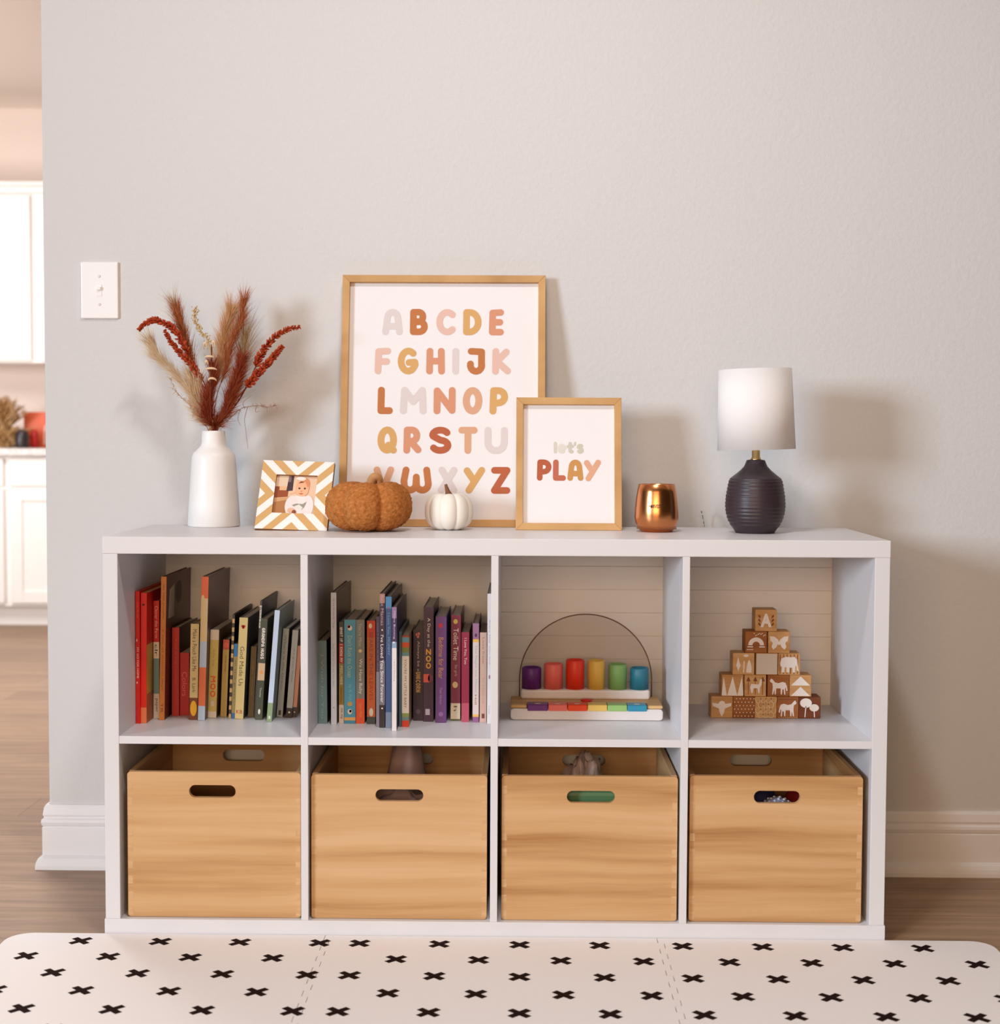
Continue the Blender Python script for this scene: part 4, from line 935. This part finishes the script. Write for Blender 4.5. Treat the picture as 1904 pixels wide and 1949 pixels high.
b2(882, 926, 1710, 880, 930, 530, 'thin book fading from violet to white, pulled forward', (210, 208, 214), [(0, .09, (150, 118, 158)), (.09, .28, (58, 42, 84)), (.28, .33, (130, 160, 190)), (.33, 1, (222, 214, 216))], [('Mama Bunting', .03, .26, (206, 190, 214), .45), ('I Am a Blessing', .42, .6, (160, 162, 176), .35)], [('disc', .4, .285, .2, .2, WT)], side=(46, 40, 72), dep=.25)
b2(950, 974, 1672, 945, 972, 760, 'thin teal book left of the white one with coloured bands', (74, 104, 118), side=(80, 108, 120), dep=.2)
b2(978, 1045, 1672, 976, 1045, 800, 'white book with red, blue and green bands at top and foot', (228, 220, 212), [(0, .02, (176, 60, 40)), (.02, .075, (96, 164, 190)), (.075, .13, (226, 82, 40)), (.13, .185, (120, 140, 66)), (.185, .225, (100, 150, 160)), (.225, .85, (230, 222, 214)), (.85, .89, (138, 160, 84)), (.89, .93, (110, 140, 140)), (.93, 1, (216, 62, 30))], [("YOU'RE MY LITTLE BABY", .25, .8, (130, 104, 84), .36)], side=(150, 118, 88), board=True)
b2(1085, 1180, 1612, 1085, 1175, 745, 'near black purple book with a pink heart and gold capitals', (48, 28, 54), texts=[('Always be a', .12, .46, (206, 190, 200), .32), ('#UNICORN', .46, .69, (206, 160, 96), .48)], marks=[('disc', .38, .055, .13, .14, (232, 130, 120)), ('disc', .55, .045, .13, .14, (232, 130, 120)), ('disc', .47, .075, .12, .16, (232, 130, 120)), ('disc', .5, .9, .22, .25, (100, 84, 100))], side=(30, 18, 36))
b2(1183, 1278, 1622, 1180, 1280, 530, 'dark purple book with large yellow letters over a pink picture', (62, 32, 66), texts=[('A Day at the', .09, .35, WT, .36), ('#ZOO', .36, .54, (232, 176, 52), .5)], marks=[('rect', .3, .62, .3, .42, (226, 96, 84)), ('disc', .7, .62, .25, .4, (120, 50, 84)), ('rect', .42, .915, .22, .3, (196, 186, 206))], side=(40, 22, 44))
st2['x'] += .002
r_ = b2(1298, 1400, 1632, 1295, 1405, 620, 'violet book with gold title and red mark, blue cover edge', (100, 56, 118), texts=[('Bedtime for Bear', .19, .59, (200, 144, 84), .46), ('Peter Harmon', .67, .83, (160, 124, 176), .26)], marks=[('disc', .45, .085, .2, .22, (196, 24, 40)), ('disc', .5, .92, .22, .22, (140, 96, 156))], side=(74, 80, 150))
st2['x'] += .002
b2(1442, 1533, 1612, 1447, 1543, 607, 'maroon book with white heavy title and a cream label at its foot', (124, 26, 62), [(0, .835, (124, 26, 62)), (.835, .985, (222, 210, 184)), (.985, 1, (90, 96, 60))], [('Toilet Time', .12, .43, WT, .5), ('for girls', .47, .58, (206, 170, 160), .35), ('h', .86, .91, (110, 90, 50), .35)], [('disc', .45, .06, .22, .26, (214, 196, 96)), ('disc', .45, .66, .28, .34, (222, 196, 140))], side=(110, 30, 60))
b2(1545, 1618, 1625, 1545, 1620, 770, 'crimson magenta book with small white title', (142, 18, 62), [(0, .79, (142, 18, 62)), (.79, 1, (176, 72, 96))], [('I Love You, Too', .06, .36, (240, 200, 206), .36)], side=(90, 14, 40))
b2(1652, 1710, 1628, 1630, 1702, 685, 'slim mauve and white book, leaning left, with yellow rules', (204, 186, 186), [(0, .16, (150, 106, 142)), (.16, .19, (226, 180, 90)), (.19, .92, (214, 200, 198)), (.92, .945, (226, 180, 90)), (.945, 1, (140, 90, 140))], [('The Night the Moon', .21, .7, (160, 170, 190), .38), ('Hill', .72, .82, (140, 100, 80), .3)], [('disc', .5, .12, .2, .3, (70, 40, 70))], side=(110, 50, 90))
b2(1720, 1784, 1628, 1720, 1784, 772, 'dusty pink book second from the divider', (206, 172, 160), texts=[('Love from', .05, .35, (150, 110, 104), .32), ('for a little one', .5, .8, (186, 146, 136), .3)], marks=[('rect', .5, .93, .22, .35, (110, 64, 56))], side=(150, 110, 100))
b2(1790, 1832, 1642, 1790, 1832, 402, 'tall white book standing right against the divider', (220, 218, 222), texts=[('Every Day You Are', .2, .55, (170, 170, 180), .4), ('Carter', .86, .93, (170, 166, 172), .4)], marks=[('disc', .5, .64, .2, .5, (150, 130, 130))], side=(60, 40, 44), dep=.27)

# ------------------------------------------------------------------ rainbow peg toy
TA = (940, 1050)
def tp(x, y, Y): return at(TA[0]+x/5.01, TA[1]+y/5.01, Y)
P0 = on(TA[0]+160/5.01, TA[1]+1605/5.01, ZS); TYF = .185
tx0 = tp(160, 1600, TYF).x; tx1 = tp(1615, 1600, TYF).x; tw = tx1-tx0
toy = thing('peg_toy', 'white and wood toy keyboard with coloured pegs under a clear arch', 'toy', ((tx0+tx1)/2, TYF, ZS))
tzw = tp(800, 1500, TYF).z-ZS; tzt = tp(800, 1465, TYF).z-ZS; tdep = .105
M_tw = fresh('toy_white', (226, 220, 220), .4)
q = MB(); P = [(x_, z_) for x_, z_ in rrect(-tw/2, .0005, tw/2, tzw, .007, 5)]
bm = bmesh.new(); f = bm.faces.new([bm.verts.new((p[0], 0, p[1])) for p in P]); g = bmesh.ops.extrude_face_region(bm, geom=[f]); bmesh.ops.translate(bm, vec=(0, tdep, 0), verts=[v for v in g['geom'] if isinstance(v, bmesh.types.BMVert)]); bmesh.ops.recalc_face_normals(bm, faces=list(bm.faces))
q.addbm(bm, M_tw); q.build('base', toy, bevel=.002)
M_bw = vary(fresh('toy_wood', (212, 168, 110), .5), [(196, 150, 92), (214, 170, 112), (224, 184, 130)], 12, (1, 6, 6), 3)
KC = [(98, 22, 120), (234, 110, 100), (236, 66, 16), (234, 200, 106), (150, 194, 116), (38, 142, 176)]
kxs = [tp(x, 1500, TYF).x-(tx0+tx1)/2 for x in (320, 520, 703, 895, 1085, 1275, 1463)]
q = MB()
q.rbox((-tw/2, .002, tzw), (kxs[0]-.0006, tdep, tzt), M_bw, .003); q.rbox((kxs[6]+.0006, .002, tzw), (tw/2, tdep, tzt), M_bw, .003); q.box((kxs[0]-.004, .032, tzw), (kxs[6]+.004, tdep-.001, tzt), M_bw)
q.build('wooden_top', toy)
for i in range(6):
    q = MB(); kz_ = tp(800, 1520, TYF).z-ZS
    q.rbox((kxs[i]+.0004, -.0025, kz_), (kxs[i+1]-.0004, .031, tzt+.0012), mat(KC[i], .35), .0018)
    if i in (0, 1, 2, 5): q.plate(arc(0, 0, .006, .0035, 0, 360, 16)[:-1], Matrix.Translation(((kxs[i]+kxs[i+1])/2, .010, tzt+.0012)), mat((238, 226, 214), .4), .0003)
    q.build('key', toy)
q = MB(); bxc = tp(882, 1407, TYF+.05).x-(tx0+tx1)/2
q.lathe([(.0115, 0), (.0115, .003), (.009, .0042), (.0005, .0045)], mat((206, 22, 22), .35), 28, Matrix.Translation((bxc, .048, tzt))); q.build('button', toy)
TY2 = TYF+.066
tray0 = tp(245, 1350, TY2).x-(tx0+tx1)/2; tray1 = tp(1505, 1350, TY2).x-(tx0+tx1)/2
trz0 = tzt; trz1 = tp(800, 1316, TY2).z-ZS
q = MB(); q.rbox((tray0+.003, .066, trz0), (tray1-.003, .100, trz1), M_tw, .005, 3); q.build('tray', toy)
for i, (a, b_, y) in enumerate(((268, 455, 1098), (480, 662, 1063), (690, 868, 1027), (898, 1065, 1032), (1098, 1275, 1068), (1305, 1485, 1103))):
    a_, c_ = tp(a, 1200, TY2+.002).x, tp(b_, 1200, TY2+.002).x; rr = (c_-a_)/2*.99; zt_ = tp(a, y, TY2+.017).z-ZS
    q = MB(); m_ = mat([(92, 28, 112), (226, 104, 92), (228, 52, 24), (226, 184, 82), (126, 172, 100), (40, 118, 142)][i], .45)
    ins = rr*.8
    q.lathe([(rr, trz1), (rr, zt_-.002), (rr-.0015, zt_), (ins, zt_-.0005), (ins*.98, zt_-.006), (.001, zt_-.006)], m_, 40, Matrix.Translation(((a_+c_)/2-(tx0+tx1)/2, .083, 0)))
    q.build('peg', toy)
ax0 = tp(246, 1300, TY2+.03).x-(tx0+tx1)/2; ax1 = tp(1508, 1300, TY2+.03).x-(tx0+tx1)/2; acx = (ax0+ax1)/2; arx = (ax1-ax0)/2
atop = tp(880, 600, TY2+.03).z-ZS; aspr = atop-arx*1.0
outl = [(ax0, trz0)]+[(x_, z_) for x_, z_ in arc(acx, aspr, arx, arx, 180, 0, 48)]+[(ax1, trz0)]
def make_acrylic():
    m = bpy.data.materials.new('clear_acrylic'); m.use_nodes = True; N = m.node_tree.nodes; L = m.node_tree.links
    N.remove(N['Principled BSDF']); tr = N.new('ShaderNodeBsdfTransparent'); tr.inputs[0].default_value = (.93, .91, .89, 1)
    gl = N.new('ShaderNodeBsdfGlossy'); gl.inputs['Roughness'].default_value = .08; fr = N.new('ShaderNodeFresnel'); fr.inputs[0].default_value = 1.35
    mx = N.new('ShaderNodeMixShader'); L.new(fr.outputs[0], mx.inputs[0]); L.new(tr.outputs[0], mx.inputs[1]); L.new(gl.outputs[0], mx.inputs[2]); L.new(mx.outputs[0], N['Material Output'].inputs[0])
    return m
q = MB(); q.plate(outl, XZ(0, .1035, 0), make_acrylic(), .003); q.build('clear_arch', toy)
q = MB(); q.tube([(x_, .102, z_) for x_, z_ in outl], .0013, fresh('arch_edge', (112, 76, 62), .35), 8); q.build('arch_edge', toy)

# ------------------------------------------------------------------ picture blocks
BA = (1300, 1050); BS = .0437
M_blk = vary(fresh('block_wood', (206, 160, 106), .6, spec=.2), [(186, 136, 84), (206, 158, 106), (218, 176, 126)], 14, (1, 1, 5), 3)
M_blk2 = vary(fresh('burnt_wood', (150, 92, 50), .6, spec=.2), [(136, 82, 44), (160, 100, 56), (172, 112, 64)], 14, (1, 1, 5), 3)
M_blk3 = vary(fresh('dark_burnt_wood', (110, 58, 38), .6, spec=.2), [(96, 48, 32), (116, 62, 40), (126, 70, 46)], 14, (1, 1, 5), 3)
WHT = mat((238, 230, 226), .6); BRN = mat((126, 66, 34), .6); GLD = mat((214, 178, 128), .6)
def mir(p): return p+[(-x, y) for x, y in reversed(p)]
HORSE = [(-.40, .22), (-.34, .34), (-.28, .30), (-.16, .16), (.0, .12), (.18, .18), (.32, .14), (.38, .0), (.42, -.22), (.36, -.24), (.34, -.06), (.30, -.14), (.32, -.40), (.27, -.41), (.24, -.16), (.18, -.18), (.16, -.40), (.11, -.40), (.10, -.12), (-.10, -.12), (-.12, -.40), (-.17, -.40), (-.18, -.16), (-.24, -.40), (-.29, -.40), (-.26, -.06), (-.28, .12), (-.36, .16)]
ELE = [(-.42, .06), (-.36, .26), (-.16, .34), (.08, .32), (.22, .34), (.36, .22), (.38, -.02), (.42, -.26), (.44, -.32), (.36, -.30), (.32, -.06), (.28, -.10), (.26, -.38), (.16, -.38), (.14, -.16), (.02, -.16), (0, -.38), (-.12, -.38), (-.13, -.14), (-.2, -.14), (-.22, -.38), (-.34, -.38), (-.34, -.08), (-.40, -.14)]
FOX = [(-.24, -.1), (-.2, .08), (.16, .06), (.22, .3), (.3, .3), (.28, .02), (.22, -.08), (.2, -.34), (.14, -.34), (.1, -.12), (-.08, -.12), (-.12, -.34), (-.18, -.34)]
BEE = mir([(0, -.44), (.08, -.3), (.14, -.06), (.42, .06), (.44, .2), (.16, .16), (.10, .26), (.0, .3)])
BUTT = mir([(0, .02), (.06, .14), (.22, .26), (.42, .28), (.40, .08), (.28, -.02), (.34, -.2), (.26, -.34), (.12, -.22), (.05, -.08), (.0, -.14)])
def art(q, kind, M):
    P = lambda pts, m=WHT, th=.0003: q.plate([(x*BS, y*BS) for x, y in pts], M, m, th)
    def dot(x, y, r, m=WHT, n=10): P(arc(x, y, r, r, 0, 360, n)[:-1], m)
    def line(ps, r, m=WHT): q.capsules([[(x*BS, y*BS) for x, y in ps]], r*BS, M, m, .0003)
    if kind == 'A':
        q.text('A', M, WHT, BS*.52, BS*.62, .0003, .05)
        for s in (-1, 1):
            for yy_ in (-.2, -.02, .16): P([(s*.24, yy_-.08), (s*.36, yy_+.02), (s*.34, yy_+.12), (s*.26, yy_+.04)], BRN, .0004)
    elif kind == 'rainbow':
        P(arc(0, -.14, .36, .36, 0, 180, 20)+arc(0, -.14, .17, .17, 180, 0, 14)); P([(-.40, -.24), (-.14, -.24), (-.14, -.19), (-.40, -.19)]); P([(.14, -.24), (.40, -.24), (.40, -.19), (.14, -.19)])
        for i in range(14): dot(-.4+.8*((i*5) % 14)/13, .3+.1*((i*3) % 4)/3 if i % 3 else -.34, .025)
    elif kind == 'butterfly': P(BUTT)
    elif kind == 'bulbs':
        P([(-.34, -.08), (-.3, .1), (-.25, .32), (-.2, .1), (-.14, -.08), (-.2, -.2), (-.25, -.36), (-.28, -.2)]); P([(-.02, -.4), (.02, -.4), (.05, .12), (.0, .14)]); P([(.12, -.4), (.14, -.14), (.2, .12), (.26, .2), (.3, .1), (.36, -.14), (.36, -.4)]); P(arc(.1, .38, .12, .06, 0, 360, 14)[:-1])
    elif kind == 'plain': P([(-.47, -.47), (.47, -.47), (.47, .47), (-.47, .47)], mat((214, 202, 192), .7))
    elif kind == 'elephant':
        for i in range(6): line([(-.42+i*.16, -.44), (-.42+i*.16, .44)], .018, BRN)
        P(ELE, WHT, .0005)
    elif kind == 'peaks':
        for a, b_, c in ((-.5, -.42, -.26), (-.24, .0, .22), (.22, .42, .5)): P([(a, -.46), (c, -.46), (b_, .42)])
    elif kind == 'fox':
        for x in (-.32, 0, .34):
            P([(x-.1, .2), (x+.1, .2), (x, .42)], BRN); line([(x, .2), (x, -.4)], .014, BRN)
        P(FOX, WHT, .0006)
    elif kind == 'horse': P(HORSE)
    elif kind == 'roofs': P([(-.44, .02), (.44, .02), (0, .44)]); P([(-.44, -.46), (.44, -.46), (0, -.04)])
    elif kind == 'bee':
        P(BEE)
        for i in range(8): dot(-.36+.1*i, -.4+.06*(i % 3), .018, GLD)
    elif kind == 'dots':
        for i in range(6):
            for j in range(6): dot(-.42+.16*i+(.08 if j % 2 else 0), -.4+.16*j, .026)
    elif kind == 'scales':
        for j in range(4):
            for i in range(4):
                x = -.36+.24*i+(.12 if j % 2 else 0)
                if x < .4: line([(a_, max(-.46, min(.46, b_))) for a_, b_ in arc(x, .42-.24*j, .12, .22, 180, 360, 8)], .016, mat((226, 208, 170), .6))
    elif kind == 'pony':
        line([(-.4, .38), (.4, .38)], .02, BRN); P([(-x, y) for x, y in HORSE])
        for i in range(9): dot(-.4+.1*i, -.46, .02, GLD)
    elif kind == 'trees':
        P(arc(-.18, .22, .27, .22, 0, 360, 18)[:-1]); P(arc(.2, .0, .22, .17, 0, 360, 18)[:-1], mat((226, 216, 206), .6), .0004); line([(-.18, .05), (-.22, -.42)], .022); line([(.2, -.1), (.22, -.42)], .02)
PYR = [(1500, [('bee', M_blk, 'bee, leftmost of the bottom row'), ('dots', M_blk2, 'rows of small dots, second in the bottom row'), ('scales', M_blk, 'fish scale pattern, middle of the bottom row'), ('pony', M_blk2, 'zebra like pony, fourth in the bottom row'), ('trees', M_blk3, 'two round trees on dark wood, rightmost of the bottom row')], (255, 460, 660, 862, 1055)),
       (1305, [('peaks', M_blk, 'three tall white triangles'), ('fox', M_blk, 'white fox among arrow trees'), ('horse', M_blk2, 'white horse on darker wood'), ('roofs', M_blk, 'two stacked white triangles')], (352, 558, 768, 968)),
       (1105, [('bulbs', M_blk, 'white leafy shapes'), ('plain', M_blk, 'plain whitish square'), ('elephant', M_blk, 'white elephant')], (452, 662, 865)),
       (905, [('rainbow', M_blk2, 'white rainbow'), ('butterfly', M_blk, 'white butterfly')], (565, 772)),
       (702, [('A', M_blk, 'letter A, top of the pyramid')], (655,))]
BY = .222
zz = ZS+.0002
bx0 = at(BA[0]+255/4.76, 1365, BY).x; bx5 = at(BA[0]+1250/4.76, 1365, BY).x; BS = (bx5-bx0)/5-.0003
rb_ = random.Random(4)
for row, (yb_, L_, xs) in enumerate(PYR):
    for (kind, m, desc), x in zip(L_, xs):
        X0 = at(BA[0]+x/4.76, 1050+yb_/4.76, BY).x
        if row == 0: X0 = bx0+(BS+.0003)*[a[0] for a in L_].index(kind)
        o = thing('picture_block', 'small wooden block printed with '+desc if 'row' in desc or 'top' in desc else 'small wooden block in the pyramid printed with '+desc, 'toy block', (X0+BS/2, BY+rb_.uniform(0, .0015), zz), group='wooden picture blocks in a pyramid')
        q = MB(); q.rbox((-BS/2, 0, 0), (BS/2, BS, BS), m, .0016); q.build('cube', o)
        q = MB(); art(q, kind, XZ(0, -.0001, BS/2)); q.build('printed_picture', o)
    zz += BS+.0002
# keep the blocks of a row from overlapping
# ------------------------------------------------------------------ toys in the crates
def lump(name, label, cat, x, y, z, rx, ry, rz, m, amp=.25, freq=22, seed=0):
    vs = []; fs = []; nu, nv = 40, 24
    for j in range(nv+1):
        ph = -PI/2+PI*j/nv
        for i in range(nu):
            t_ = 2*PI*i/nu; p = Vector((math.cos(ph)*math.cos(t_), math.cos(ph)*math.sin(t_), math.sin(ph)))
            d = 1+amp*noise.noise(p*freq*.1+Vector((seed*3.1, 0, 0)))+amp*.5*noise.noise(p*freq*.25)
            vs.append((p.x*d, p.y*d, p.z*d))
    mx = [max(abs(v[k]) for v in vs) for k in range(3)]
    vs = [(v[0]/mx[0]*rx, v[1]/mx[1]*ry, v[2]/mx[2]*rz) for v in vs]
    for j in range(nv):
        for i in range(nu): i2 = (i+1) % nu; fs.append((j*nu+i, j*nu+i2, (j+1)*nu+i2, (j+1)*nu+i))
    return tag(MB().add(vs, fs, m, True).build(name, None, (x, y, z)), label, cat)
c2x = crates[1][1]; c3x = crates[2][1]; c4x = crates[3][1]; CB = ZBT+.0125
Cz = lambda c: ZBT+crates[c][3]
M_cloth = fresh('grey_cloth', (150, 130, 128), .9, spec=.1)
lump('cloth_bundle', 'rumpled grey cloth bundle behind the slot of the second crate', 'cloth', c2x+.0, .10, CB+.112, .12, .05, .112, M_cloth, .25, 26, 1)
lump('soft_toy', 'rounded mauve grey soft toy peeking over the second crate', 'soft toy', at(775, 1470, .22).x, .235, CB+.15, .045, .05, .145, fresh('mauve_plush', (176, 150, 150), .9, spec=.1), .12, 12, 2)
q = MB(); q.rbox((-.075, 0, 0), (.075, .10, Cz(2)-CB-.03), fresh('green_plastic', (70, 118, 78), .45), .012, 3); tag(q.build('toy_box', None, (at(1125, 1516, .05).x, .035, CB)), 'green plastic toy box behind the slot of the third crate', 'toy box')
lump('plastic_bag', 'crumpled clear whitish plastic bag on top in the third crate', 'bag', at(1112, 1470, .2).x, .225, CB+.155, .06, .06, .115, fresh('crumpled_plastic', (196, 176, 172), .3), .35, 40, 3)
lump('soft_toy', 'dull purple soft toy at the left in the third crate', 'soft toy', c3x-.085, .16, CB+.117, .045, .05, .117, fresh('purple_plush', (136, 104, 128), .9, spec=.1), .15, 14, 4)
def ball(name, label, x, y, z, r, m, bumps=False):
    q = MB(); q.lathe([(max(.0005, r*math.cos(-PI/2+PI*i/20)), r*math.sin(-PI/2+PI*i/20)) for i in range(21)], m, 40)
    if bumps:
        n = 140; mb_ = mat((206, 210, 222), .4)
        for i in range(n):
            zz_ = 1-2*(i+.5)/n; a = i*2.39996; s = math.sqrt(1-zz_*zz_); p = Vector((s*math.cos(a), s*math.sin(a), zz_))
            q.lathe([(.0028, -.001), (.0024, .0012), (.0004, .0022)], mb_, 8, Matrix.Translation(p*r)@p.to_track_quat('Z', 'Y').to_matrix().to_4x4())
    return tag(q.build(name, None, (x, y, z)), label, 'ball')
h4 = at(1480, 1517, .05).z
lump('soft_toy', 'dark blue soft toy behind the slot of the rightmost crate', 'soft toy', at(1448, 1517, .08).x, .13, CB+.115, .055, .075, .115, fresh('navy_plush', (52, 54, 96), .8, spec=.1), .1, 12, 6)
ball('bumpy_ball', 'pale blue bumpy ball in the slot of the rightmost crate', at(1482, 1530, .05).x, .062, h4-.038, .035, fresh('pale_blue_rubber', (150, 158, 190), .5), True)
lump('soft_toy', 'dark red soft toy at the right behind the rightmost slot', 'soft toy', at(1512, 1517, .08).x+.022, .13, CB+.112, .045, .06, .112, fresh('red_plush', (150, 42, 44), .8, spec=.1), .1, 12, 8)
